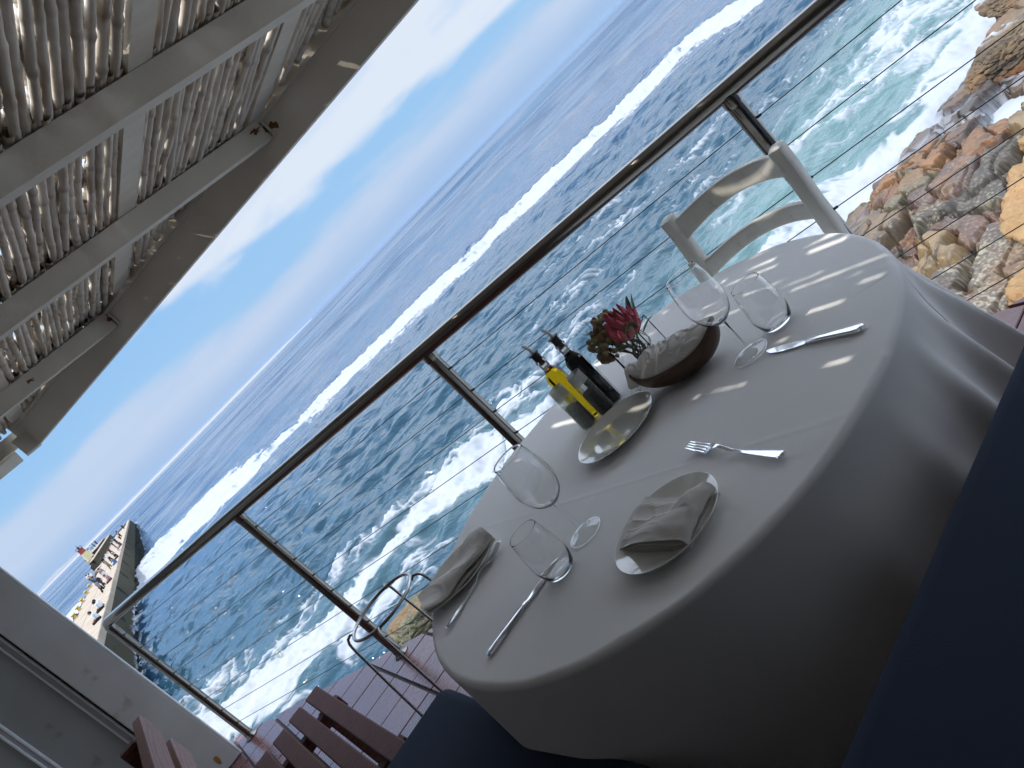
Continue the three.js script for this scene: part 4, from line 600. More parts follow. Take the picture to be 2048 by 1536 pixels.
// ------------------------------------------------------------------ bench, cushions, chair, bucket stand
{
  const b = thing('slatted_bench', 'dark red slatted wooden bench with a plank back beside the white column', 'bench', [0, 0, 0], GRID_TURN);
  const plank = (u0, u1, v, y, w, t, name, tilt = 0) => { const g = meterUV(new RoundedBoxGeometry(w, t, u1 - u0, 2, 0.006)); const p = g.attributes.position; for (let i = 0; i < p.count; i++) { const n = fbm(p.getX(i) * 30 + v * 40, p.getZ(i) * 14, 2) * 0.0015; p.setXYZ(i, p.getX(i) + n, p.getY(i) + n, p.getZ(i)); } const o = part(name, g, M.slat, b); o.position.set(v, y, -(u0 + u1) / 2); o.rotation.z = tilt; return o; };
  for (let k = 0; k < 5; k++) plank(0.9, 3.222 + 0.006 * Math.sin(k * 2), 0.070 - k * 0.0885, 0.436, 0.064, 0.03, 'seat_slat');
  [3.05, 2.35, 1.6].forEach(u => { const o = part('bearer', bx(0.46, 0.05, 0.045, -0.115, 0.394, -u, 0.004), M.slat, b); });
  for (const u of [3.12, 1.0]) { part('leg', bx(0.06, 0.40, 0.05, 0.055, 0.2, -u + 0.0, 0.004), M.slat, b); part('leg', bx(0.06, 0.86, 0.05, -0.40, 0.43, -u, 0.004), M.slat, b); }
  for (const y of [0.805, 0.665]) {                                  // backrest planks with clipped, weathered ends
    const s = new THREE.Shape([[0.9, -0.045], [3.405, -0.045], [3.42, -0.03], [3.42, 0.02], [3.395, 0.045], [0.9, 0.045]].map(p => new THREE.Vector2(...p)));
    const g = meterUV(new THREE.ExtrudeGeometry(s, { depth: 0.03, bevelEnabled: true, bevelThickness: 0.004, bevelSize: 0.004, bevelSegments: 2 }).rotateY(Math.PI / 2));   // x -> -z, depth -> x
    const o = part('back_plank', g, mat([0.60, 0.33, 0.27], 0.5, { map: again(woodT, 1.2, 5), bumpMap: again(grainT, 2, 12), bumpScale: 0.0012 }), b); o.position.set(-0.365, y, 0);
    part('end_grain', bx(0.032, 0.074, 0.003, 0.015, -0.006, -3.4255, 0.001), mat([0.62, 0.58, 0.52], 0.9, { map: again(blotchT, 8, 8) }), o);
  }
}
function cushion(name, label, w, h, d, pos) {                       // padded box with a soft crown and a piped seam
  const o = thing(name, label, 'cushion', pos, GRID_TURN);
  const g = new RoundedBoxGeometry(w, h, d, 26, h * 0.36), p = g.attributes.position;
  for (let i = 0; i < p.count; i++) { const x = p.getX(i), y = p.getY(i), z = p.getZ(i), k = (1 - (2 * x / w) ** 4) * (1 - (2 * z / d) ** 4); p.setY(i, y * (1 + 0.22 * k) + fbm(x * 6, z * 6, 2) * 0.008 + 0.010 * fbm(x * 3.5 + z * 4, z * 1.1 - x * 0.8, 3) * k); }
  g.computeVertexNormals(); part('pad', meterUV(toCreasedNormals(g, 1.2)), M.navy, o);
  const r = [], a = w / 2 - h * 0.2, c = d / 2 - h * 0.2; for (let i = 0; i < 60; i++) { const t = i / 60 * 2 * Math.PI, q = 1 / Math.max(Math.abs(Math.cos(t)) ** 10 + Math.abs(Math.sin(t)) ** 10, 1e-6) ** 0.1; r.push(V3(Math.cos(t) * q * (a + h * 0.2), h * 0.16, Math.sin(t) * q * (c + h * 0.2))); }
  part('piping', new THREE.TubeGeometry(new THREE.CatmullRomCurve3(r, true), 160, 0.0035, 6, true), M.navy, o);
  return o;
}
{
  const c1 = uv2(1.40, -0.06, 0.505); cushion('seat_cushion', 'navy seat cushion lying on the slatted bench in front of the tablecloth', 0.62, 0.10, 1.22, c1);
  const c2 = uv2(0.33, 0.75, 0.6), o = cushion('padded_bench', 'long dark navy padded bench filling the lower right beside the tablecloth', 1.9, 0.16, 0.78, c2); o.userData.category = 'bench'; part('base', bx(1.8, 0.5, 0.6, 0, -0.34, 0, 0.01), M.slat, o);
}
{
  const c = thing('chair', 'white painted wooden chair with two curved back rails facing the table', 'chair', [-0.53, 0, -2.105], -18.9 * D2R);
  // local: x to the right in view, z towards the table; the back leans away from the table above the seat
  const lean = y => -0.0 + (y > 0.44 ? -(y - 0.9) * 0.17 : 0.078);
  for (const s of [-1, 1]) {
    const sec = []; for (let i = 0; i <= 16; i++) { const y = mix(0.005, 0.912, i / 16); sec.push([y, 0, 0.024, 0.0175, 0]); }
    sec.push([0.918, 0, 0.012, 0.012, 0]);
    let g = loft(sec, 20, 0.35); const p = g.attributes.position; for (let i = 0; i < p.count; i++) { const y = p.getX(i), a = p.getY(i), b = p.getZ(i); const rnd2 = y > 0.87 ? (y - 0.87) * 0.5 : 0; p.setXYZ(i, s * 0.184 + a, y, b + lean(y) + (y < 0.44 ? -(0.44 - y) * 0.16 : 0) + rnd2 * 0.3); } g.computeVertexNormals();
    part('stile', toCreasedNormals(g, 0.7), M.chair, c);
    part('front_leg', loft([[0.005, 0, 0.016, 0.016, 0], [0.43, 0, 0.019, 0.019, 0]], 16, 0.4).rotateZ(Math.PI / 2).translate(s * 0.19, 0, 0.46), M.chair, c);
    part('stretcher', bar([s * 0.19, 0.2, 0.05], [s * 0.19, 0.2, 0.46], 0.011), M.chair, c);
  }
  const rail = (y, h, bow, up) => grid(16, 40, (a, t) => { const k = a * 2 * Math.PI, cx = Math.cos(k), sx = Math.sin(k), e = (q, m) => Math.sign(q) * Math.abs(q) ** 0.35 * m, x = mix(-0.17, 0.17, t), arch = 1 - (2 * t - 1) ** 2; const yy = y + e(sx, h / 2) * (1 - 0.12 * arch) + up * arch; return [x, yy, lean(y) - bow * arch + e(cx, 0.0105) + (yy - y) * -0.17]; }, { closeU: true });
  part('top_rail', rail(0.866, 0.062, 0.05, 0.016), M.chair, c); part('middle_rail', rail(0.738, 0.048, 0.046, 0.014), M.chair, c);
  part('seat', bx(0.43, 0.03, 0.42, 0, 0.445, 0.28, 0.012, 3), M.chair, c); part('front_apron', bx(0.34, 0.05, 0.02, 0, 0.40, 0.47, 0.003), M.chair, c); part('back_apron', bx(0.36, 0.05, 0.02, 0, 0.40, 0.08, 0.003), M.chair, c);
}
{
  const c = [-1.795, -1.445], y = 0.715, R = 0.112;
  const s = thing('bucket_stand', 'empty chrome wire wine bucket stand with a ring on bent legs', 'stand', [c[0], 0, c[1]]);
  part('ring', new THREE.TorusGeometry(R, 0.0048, 10, 80).rotateX(Math.PI / 2).translate(0, y, 0), M.wire, s);
  for (const a of [62, 152, 242, 332]) { const q = a * D2R, ca = Math.cos(q), sa = Math.sin(q), f = (r, h) => [ca * r, h, sa * r]; part('leg', tube([f(R, y - 0.004), f(R + 0.012, y + 0.004), f(R + 0.03, y - 0.004), f(R + 0.036, y - 0.03), f(R + 0.05, y - 0.2), f(R + 0.085, 0.004)], 0.0042, 8, 50, 0.15), M.wire, s); }
  part('lower_ring', new THREE.TorusGeometry(R + 0.06, 0.0042, 8, 60).rotateX(Math.PI / 2).translate(0, 0.14, 0), M.wire, s);
}

// ------------------------------------------------------------------ table and cloth
const T = [-0.8406, -1.4445], TR = 0.611, TY = 0.75;
{
  const t = thing('round_table', 'round pedestal table hidden under the tablecloth', 'table', [T[0], 0, T[1]]);
  part('top', lathe([[0, 0.72], [TR - 0.012, 0.72], [TR - 0.004, 0.728], [TR - 0.004, 0.742], [0, 0.742]], 64), M.slat, t); part('pedestal', lathe([[0.26, 0], [0.26, 0.03], [0.06, 0.07], [0.05, 0.72]], 32), M.slat, t);
  // angle th measured from +x towards +z; the sharp folds hang on the side of the sea bench, soft ones towards the bench
  const folds = [[-58, 5, 0.6], [-44, 4.5, 0.9], [-31, 4.5, 1.0], [-19, 4, 1.05], [-7, 4, 1.15], [5, 4.5, 1.0], [17, 5, 0.9], [31, 6, 0.55], [47, 8, 0.4], [66, 9, 0.38], [85, 9, 0.34], [103, 9, 0.36], [124, 8, 0.5], [143, 7, 0.7], [163, 6, 0.85], [182, 6, 0.9], [201, 6, 0.9], [221, 6, 0.9], [240, 6, 0.9], [262, 6, 0.9], [284, 6, 0.9]];
  const foldAt = (deg, t) => { let s = 0; for (const [c, w, a] of folds) { let d = ((deg - c - t * 2.0 * Math.sin(c)) % 360 + 540) % 360 - 180; s += a * Math.exp(-(Math.abs(d / (w * (0.5 + 0.5 * t))) ** 2)); } return s; };
  const roll = 0.014, nr = 150, na = 520;
  const cloth = grid(na, nr + 8 + 60, (a, b, i, j) => {
    const deg = a * 360, th = deg * D2R, c = Math.cos(th), s = Math.sin(th);
    if (j <= nr) { const r = (TR + 0.004 - roll) * j / nr, x = c * r, z = s * r; let y = TY + fbm(x * 3, z * 3, 3) * 0.0014 * sst(0.1, 0.3, r); const k = x * 0.94 + z * 0.34 + 0.015, k2 = -x * 0.34 + z * 0.94 - 0.16; y += 0.0007 * Math.exp(-((k / 0.005) ** 2)) + 0.0006 * Math.exp(-((k2 / 0.005) ** 2)) + 0.0007 * Math.exp(-(((k - 0.3) / 0.005) ** 2)) + 0.0009 * fbm(x * 9 + z * 3, z * 9, 2) * sst(0.25, 0.5, r); y += 0.003 * sst(0.5, 0.62, r) * (n2(deg * 0.09, r * 6)); return [x, y, z]; }
    if (j <= nr + 8) { const q = (j - nr) / 8 * Math.PI / 2, r = TR + 0.004 - roll + Math.sin(q) * roll; return [c * r, TY - roll + Math.cos(q) * roll + 0.003 * (n2(deg * 0.09, TR * 6)) * (1 - q / 1.6), s * r]; }
    const t = (j - nr - 8) / 60, f = foldAt(deg, t), right = sst(75, 5, Math.abs(((deg - 0 + 540) % 360) - 180));
    const amp = (0.020 + 0.018 * right + 0.022 * sst(110, 170, deg)) * sst(0, 0.5, t + 0.04), fl = (0.030 + 0.02 * sst(100, 160, deg)) * t + 0.075 * right * Math.max(0, t - 0.1);
    const r = TR + 0.004 + fl + amp * (f - 0.35) + fbm(c * 4 + t, s * 4 + t * 2, 3) * 0.012 * t;
    return [c * r, TY - roll - t * (0.70 + 0.01 * n2(deg * 0.02, 3)), s * r];
  }, { closeU: true, uv: (a, b, p) => b < (nr + 4) / (nr + 68) ? [p[0], p[2]] : [a * 3.9, p[1]] });
  // inner rim of the flat uv jump is hidden by the weave being uniform
  const o = part('tablecloth', cloth, M.cloth); o.position.set(T[0], 0, T[1]); tag(o, 'cream tablecloth hanging in soft folds over the round table', 'tablecloth');
}
const onTable = (x, z, y = 0) => [T[0] + x, TY + 0.0012 + y, T[1] + z];

// ------------------------------------------------------------------ glasses
function glassParts(o, outer, inner, cuts) {                        // outer profile from the foot up, inner back down; split into parts
  let prev = 0; cuts.forEach(([name, end], i) => { const last = i === cuts.length - 1, pr = outer.slice(prev, last ? outer.length : end + 1).concat(last ? inner : []); part(name, lathe(i ? pr : pr.slice(2), 64), i ? M.glass : M.pane, o); prev = end; });
}
const curve = (pts, n) => new THREE.SplineCurve(pts.map(p => new THREE.Vector2(...p))).getPoints(n).map(p => [p.x, p.y]);
const fixed = (label, pos) => { const o = thing('wine_glass', label, 'wine glass', pos, 0, 'wine glasses on the table'); const foot = [[0, 0], [0.036, 0], [0.0372, 0.001], [0.036, 0.0024], ...curve([[0.036, 0.0024], [0.018, 0.0052], [0.008, 0.0105], [0.0052, 0.02]], 12).slice(1)], stem = curve([[0.0052, 0.02], [0.0046, 0.045], [0.0046, 0.07], [0.0056, 0.083]], 12).slice(1), bowl = curve([[0.0056, 0.083], [0.016, 0.0885], [0.031, 0.102], [0.0405, 0.125], [0.0425, 0.145], [0.0395, 0.178], [0.0345, 0.206]], 40).slice(1), out = [...foot, ...stem, ...bowl]; const inn = [...[[0.0342, 0.2066], [0.0336, 0.206]], ...curve([[0.0336, 0.206], [0.0386, 0.178], [0.0415, 0.145], [0.0394, 0.125], [0.0300, 0.1035], [0.015, 0.0912], [0, 0.0885]], 40).slice(1)]; glassParts(o, out, inn, [['foot', foot.length - 1], ['stem', foot.length + stem.length - 1], ['bowl', 0]]); part('foot_rim', new THREE.TorusGeometry(0.0366, 0.0011, 10, 64).rotateX(Math.PI / 2).translate(0, 0.0012, 0), M.glass, o); o.scale.set(1.03, 1.05, 1.03); return o; };
fixed('stemmed wine glass standing near the napkin plates at the front', onTable(-0.069, 0.268));
{ const c = copy(scene.getObjectByName('wine_glass')); c.position.set(...onTable(0.307, -0.027)); c.userData.label = 'stemmed wine glass standing between the wooden bowl and the knife'; }
{
  const o = thing('tumbler', 'stemless glass tumbler standing over the tip of the left knife', 'tumbler', onTable(-0.106, 0.352), 0, 'stemless tumblers on the table');
  const out = [[0, 0], [0.022, 0], ...curve([[0.022, 0], [0.031, 0.006], [0.0385, 0.03], [0.039, 0.05], [0.0355, 0.085], [0.0315, 0.11]], 30)], inn = [[0.0312, 0.1106], [0.0306, 0.11], ...curve([[0.0306, 0.11], [0.0346, 0.085], [0.0380, 0.05], [0.0372, 0.031], [0.029, 0.011], [0.018, 0.0075], [0, 0.007]], 30).slice(1)];
  part('bowl', lathe([...out.slice(3), ...inn.slice(0, 34)], 64), M.glass, o); part('base', lathe(out.slice(0, 4), 64), M.glass, o); part('inner_base', lathe(inn.slice(33), 64), M.glass, o);
  const c = copy(o); c.position.set(...onTable(0.373, -0.075)); c.userData.label = 'stemless glass tumbler standing beyond the right knife near the chair';
}

// ------------------------------------------------------------------ plates, napkins, cutlery
function plate(label, pos, R) {
  const o = thing('side_plate', label, 'plate', pos, 0, 'side plates on the table'), k = R / 0.108;
  const pr = [[0, 0.004], [0.055, 0.004], [0.06, 0.0005], [0.0665, 0.0005], [0.068, 0.005], ...curve([[0.068, 0.005], [0.082, 0.0085], [0.1, 0.0155], [0.1075, 0.0185]], 14), [0.108, 0.0195], [0.1075, 0.0206], ...curve([[0.1065, 0.0206], [0.098, 0.0176], [0.083, 0.0125], [0.074, 0.0098], [0.066, 0.0082], [0.05, 0.0078]], 20), [0, 0.0076]].map(p => [p[0] * k, p[1]]);
  part('dish', lathe(pr, 96), M.china, o); return o;
}
plate('white side plate under the folded napkin nearest the camera', onTable(0.163, 0.402), 0.108);
{ const mk = (l, p) => { const c = copy(scene.getObjectByName('side_plate')); c.position.set(...p); c.userData.label = l; }; mk('empty white side plate in front of the oil bottle and grinders', onTable(-0.042, -0.043)); mk('white side plate under the napkin at the left edge of the table', onTable(-0.487, 0.157)); }
// a napkin folded in layers: the path is the fold seen from the end, swept across the width
function napkin(label, pos, turn, path, width, bend, slope) {
  const o = thing('napkin', label, 'napkin', pos, turn, 'cloth napkins');
  const cv = new THREE.CatmullRomCurve3(path.map(p => V3(p[0], p[1], 0)), false, 'catmullrom', 0.4), N = 150, pts = cv.getSpacedPoints(N);
  const f = off => (a, b, i, j) => { const p = pts[i], n = pts[Math.min(N, i + 1)].clone().sub(pts[Math.max(0, i - 1)]).normalize(), w = (b - 0.5) * width; const x = p.x - n.y * off, y = p.y + n.x * off, cz = 0.0015 * clamp((p.y - 0.012) / 0.012) * (sst(0.07, 0, Math.abs(n2(p.x * 11 + 3, w * 9))) + 0.6 * sst(0.06, 0, Math.abs(n2(p.x * 17, w * 26 + 5)))), e = bend(p.x, w, p.y) + cz; return [x + (slope ? slope(p.x, w) : 0), y + e, w + fbm(x * 9 + 3, b * 3, 2) * 0.006]; };
  part('folded_cloth', [grid(N, 60, f(0.0006)), grid(N, 60, f(-0.0006)), ...[0, 1].map(e => grid(N, 1, (a, b, i) => f(b ? 0.0006 : -0.0006)(a, e, i, 0)))].map(g => g.toNonIndexed()), M.napkin, o); return o;
}
{
  // right napkin: layers rolled at the end towards the fork
  const pth = [[-0.098, 0.010], [0, 0.0105], [0.085, 0.011], [0.097, 0.014], [0.085, 0.0165], [-0.05, 0.0155], [-0.096, 0.0155], [-0.1, 0.0185], [-0.094, 0.0205], [0, 0.0205], [0.08, 0.0215], [0.098, 0.026], [0.088, 0.0315], [0.06, 0.028], [0, 0.0255], [-0.09, 0.0245], [-0.101, 0.027], [-0.094, 0.0295], [-0.03, 0.0305], [0.02, 0.034], [0.07, 0.043], [0.092, 0.043], [0.1, 0.035], [0.097, 0.0262]];
  napkin('cream napkin folded in layers on the plate nearest the camera', onTable(0.158, 0.398), -Math.atan2(0.46, 0.89), pth, 0.108, (x, w, y) => { const k = clamp((y - 0.008) / 0.02); return k * (0.010 * Math.exp(-(((x - 0.0) / 0.03 + w / 0.05) ** 2)) * (w < 0 ? -1 : 0.25) + 0.005 * Math.sin(x * 34 + w * 28) * sst(0.0, 0.03, Math.abs(w) + 0.012)) + fbm(x * 12, w * 12, 2) * 0.004 - 0.006 * k * sst(0.03, 0.054, Math.abs(w)) - 0.010 * sst(-0.07, -0.1, x); });
  const p2 = [[-0.055, 0.011], [0.0, 0.011], [0.046, 0.0125], [0.053, 0.0155], [0.046, 0.0178], [0, 0.0165], [-0.05, 0.0165], [-0.056, 0.019], [-0.05, 0.0215], [0.0, 0.0215], [0.045, 0.0228], [0.056, 0.027], [0.047, 0.031], [0, 0.028], [-0.048, 0.0262], [-0.054, 0.0285], [-0.048, 0.031], [-0.01, 0.0355], [0.03, 0.0385], [0.052, 0.037], [0.0595, 0.031]];
  napkin('cream napkin folded lengthwise hanging over the left plate rim', onTable(-0.475, 0.172), -Math.atan2(0.71, 0.70), p2, 0.215, (x, w, y) => { const k = clamp((y - 0.008) / 0.02); return k * (0.011 * Math.exp(-(((w + 0.055) / 0.035) ** 2)) + 0.006 * Math.sin(w * 46 + x * 30)) + fbm(x * 10, w * 9, 2) * 0.006 - 0.004 + 0.012 * sst(0.05, 0.11, Math.abs(w)); });
}
const cut = (name, label, cat, a, b, group) => { const dx = b[0] - a[0], dz = b[1] - a[1]; const o = thing(name, label, cat, onTable(a[0], a[1]), -Math.atan2(dz, dx), group); o.userData.len = undefined; delete o.userData.len; return [o, Math.hypot(dx, dz)]; };
function fork(label, a, b) {                                        // a = tine tips, b = handle end
  const [o, L] = cut('fork', label, 'fork', a, b, 'forks'), k = L / 0.24;
  const prof = x => { const t = x / L; return 0.004 + 0.012 * sst(0.3, 0.0, t) * 0.6 + 0.011 * Math.exp(-(((t - 0.36) / 0.10) ** 2)) + 0.0015 * sst(0.6, 1, t) - 0.0035 * Math.exp(-(((t - 0.16) / 0.07) ** 2)); };
  for (let i = 0; i < 4; i++) { const z = (i - 1.5) * 0.0062; part('tine', loft([[0.0005, 0, 0.0007, 0.0006], [0.008, 0, 0.0016, 0.0011], [0.03, 0, 0.0020, 0.0013], [0.052 * k, 0, 0.0026, 0.0014]].map(s => [s[0], prof(s[0]), s[2], s[3], z * (0.82 + 0.18 * Math.min(1, s[0] / 0.05))]), 10, 0.6), M.chrome, o); }
  const xs = [0.05 * k, 0.058 * k, 0.066 * k, 0.074 * k, 0.084 * k, 0.096 * k, 0.12 * k, 0.15 * k, 0.18 * k, 0.21 * k, 0.23 * k, 0.238 * k, 0.24 * k], ws = [0.0118, 0.0122, 0.0115, 0.0085, 0.0045, 0.0032, 0.0032, 0.0042, 0.0058, 0.0078, 0.0085, 0.0062, 0.001];
  part('handle', loft(xs.map((x, i) => [x, prof(x), ws[i], i > 4 ? 0.0017 : 0.0013]), 14, 0.6), M.chrome, o);
  part('handle_bead', [-1, 1].map(s => tube([0.12, 0.16, 0.2, 0.225, 0.234].map((q, i) => [q * k, prof(q * k) + 0.0014, s * [0.0024, 0.0036, 0.0060, 0.0070, 0.0035][i]]), 0.0006, 6, 24)), M.chrome, o); return o;
}
fork('steel fork pointing left beside the plate nearest the camera', [0.18, 0.192], [0.384, 0.374]);
fork('steel fork lying along the left plate, handle to the table edge', [-0.363, 0.126], [-0.449, 0.341]);
function knife(label, a, b) {
  const [o, L] = cut('knife', label, 'knife', a, b, 'knives'), k = L / 0.236;
  part('blade', loft([[0, 0.002, 0.0006, 0.0004, -0.004], [0.004, 0.002, 0.0035, 0.0005, -0.003], [0.015, 0.002, 0.0068, 0.0006, -0.0005], [0.04, 0.0022, 0.0095, 0.0007, 0.001], [0.075, 0.0026, 0.0098, 0.0008, 0.001], [0.10, 0.003, 0.0075, 0.0010, 0], [0.108, 0.003, 0.006, 0.0018, 0]].map(s => [s[0] * k, ...s.slice(1)]), 14, 0.8), M.chrome, o);
  part('handle', loft([[0.107, 0.0032, 0.0058, 0.0026], [0.112, 0.0036, 0.0064, 0.0034], [0.14, 0.004, 0.0062, 0.0036], [0.18, 0.0042, 0.0074, 0.0040], [0.215, 0.0044, 0.0094, 0.0042], [0.229, 0.0044, 0.0092, 0.0040], [0.235, 0.0042, 0.006, 0.0032], [0.236, 0.004, 0.002, 0.0015]].map(s => [s[0] * k, ...s.slice(1)]), 16, 0.6), M.chrome, o);
  part('handle_bead', [-1, 1].map(s => tube([0.118, 0.15, 0.19, 0.22, 0.23].map((q, i) => [q * k, 0.0078 + i * 0.0001, s * [0.0042, 0.0044, 0.0058, 0.0070, 0.0035][i]]), 0.0006, 6, 24)), M.chrome, o); return o;
}
knife('steel knife with its blade towards the far wine glass', [0.342, 0.007], [0.539, 0.138]);
knife('steel knife whose tip lies behind the near tumbler', [-0.128, 0.308], [-0.254, 0.494]);

// ------------------------------------------------------------------ bottles and grinders
function bottle(label, pos, turn, liquid, group, fill) {
  const o = thing('pourer_bottle', label, 'bottle', pos, turn, group), w = 0.0225, c = 0.0065;
  const ring = s => { const a = w * s, k = Math.min(c, a * 0.45); return [[a, -a + k], [a, a - k], [a - k, a], [-a + k, a], [-a, a - k], [-a, -a + k], [-a + k, -a], [a - k, -a]]; };
  const round = r => [...Array(8).keys()].map(i => { const t = (-22.5 + i * 45) * D2R; return [Math.cos(t) * r, Math.sin(t) * r]; });
  const shell = (lv, m, name, cap = true) => { const P = [], I = []; lv.forEach(([y, q]) => q.forEach(p => P.push(p[0], y, p[1]))); for (let j = 0; j < lv.length - 1; j++) for (let i = 0; i < 8; i++) { const a = j * 8 + i, b = j * 8 + (i + 1) % 8; I.push(a, a + 8, b, b, a + 8, b + 8); } if (cap) for (const [j, f] of [[0, 0], [lv.length - 1, 1]]) for (let i = 1; i < 7; i++) { const s = j * 8; f ? I.push(s, s + i + 1, s + i) : I.push(s, s + i, s + i + 1); } const g = new THREE.BufferGeometry(); g.setAttribute('position', new THREE.Float32BufferAttribute(P, 3)); g.setAttribute('uv', new THREE.Float32BufferAttribute(new Float32Array(P.length / 3 * 2), 2)); g.setIndex(I); return part(name, toCreasedNormals(g, 0.5), m, o); };
  const lerpR = (a, b, t) => a.map((p, i) => [mix(p[0], b[i][0], t), mix(p[1], b[i][1], t)]), N = round(0.0118);
  shell([[0, ring(0.9)], [0.003, ring(1)], [fill, ring(1)], [fill + 0.006, lerpR(ring(0.98), N, 0.1)], [fill + 0.013, lerpR(ring(0.95), N, 0.45)], [fill + 0.020, lerpR(ring(0.9), N, 0.85)], [fill + 0.026, round(0.0118)]], liquid, 'body');
  part('neck', lathe([[0.0118, fill + 0.0262], [0.0116, fill + 0.046], [0.0135, fill + 0.047], [0.0135, fill + 0.053], [0.0092, fill + 0.053], [0.0090, fill + 0.027], [0, fill + 0.0266]], 32), M.glass, o);
  part('stopper', lathe([[0, fill + 0.040], [0.0086, fill + 0.040], [0.0088, fill + 0.053], [0.0098, fill + 0.0535], ...[0, 1, 2, 3].flatMap(i => [[0.0118, fill + 0.055 + i * 0.0045], [0.0095, fill + 0.0575 + i * 0.0045]]), [0.0145, fill + 0.073], [0.0145, fill + 0.0765], [0, fill + 0.077]], 32), M.dark, o);
  part('spout', tube([[0, fill + 0.076, 0], [0, fill + 0.088, 0], [-0.003, fill + 0.098, 0], [-0.007, fill + 0.107, 0]], 0.0042, 12, 20), phys([0.80, 0.79, 0.75], 0.12, { transmission: 0.4, thickness: 0 }), o); return o;
}
bottle('clear bottle of yellow olive oil with a black pourer', onTable(-0.168, -0.226), 0.35, phys([1, 1, 1], 0.02, { transmission: 1, thickness: 0.045, ior: 1.47, attenuationColor: new THREE.Color().setRGB(0.85, 0.66, 0.03), attenuationDistance: 0.035 }), null, 0.142);
bottle('bottle of black balsamic vinegar with a black pourer', onTable(-0.104, -0.236), 0.35, phys([0.006, 0.006, 0.009], 0.04, { clearcoat: 1, clearcoatRoughness: 0.02 }), null, 0.142);
function grinder(label, pos, content, name) {
  const o = thing('grinder_jar', label, 'grinder jar', pos);
  const out = [[0, 0], [0.0195, 0], [0.0215, 0.003], [0.0222, 0.012], [0.0215, 0.094], [0.0205, 0.1], [0.0208, 0.102], [0.0200, 0.105], [0.0206, 0.108], [0.0198, 0.111], [0.0205, 0.114], [0.0196, 0.117], [0.0204, 0.120], [0.0194, 0.123], [0.0198, 0.1285], [0.0192, 0.1305]], inn = [[0.0176, 0.1305], [0.0180, 0.102], [0.0196, 0.093], [0.0202, 0.012], [0.019, 0.005], [0, 0.004]];
  part('jar', lathe(out.slice(0, 6), 48), M.jar, o); part('threaded_neck', lathe([...out.slice(5), ...inn.slice(0, 2)], 48), M.frost, o); part('inner_wall', lathe(inn.slice(1), 48), M.jar, o);
  part(name, lathe([[0, 0.0048], [0.0186, 0.0052], [0.0198, 0.0125], [0.0194, 0.072], [0.0186, 0.0735], [0.008, 0.0755], [0, 0.0745]], 40), content, o); return o;
}
const speck = (a, b, th, f) => mat([1, 1, 1], 0.9, { map: again(tex(256, (u, v) => mix3(a, b, sst(th, th + 0.12, tn(u, v, f, 2))), { srgb: true }), 2, 1), bumpMap: again(grainT, 2, 1), bumpScale: 0.002 });
grinder('glass jar of grey salt standing in front of the oil bottle', onTable(-0.162, -0.172), speck([0.66, 0.65, 0.62], [0.86, 0.85, 0.82], 0.02, 40), 'salt');
grinder('glass jar of black peppercorns in front of the balsamic bottle', onTable(-0.107, -0.186), speck([0.10, 0.09, 0.085], [0.42, 0.36, 0.30], 0.24, 30), 'peppercorns');
{ // spilled pepper
  const g = new THREE.IcosahedronGeometry(0.0009, 0), im = new THREE.InstancedMesh(g, M.dark, 90), m = new THREE.Matrix4(); im.name = 'pepper_crumbs';
  for (let i = 0; i < 90; i++) { const a = rr(0, 6.28), r = Math.sqrt(rnd()) * 0.035, p = onTable(-0.022 + Math.cos(a) * r * 1.2, -0.185 + Math.sin(a) * r, 0.0012), k = rr(0.4, 1.2); m.makeScale(k, k, k).setPosition(...p); im.setMatrixAt(i, m); }
  scene.add(tag(im, 'scattered ground pepper on the cloth beside the vinegar bottle', 'pepper', null, 'stuff'));
}

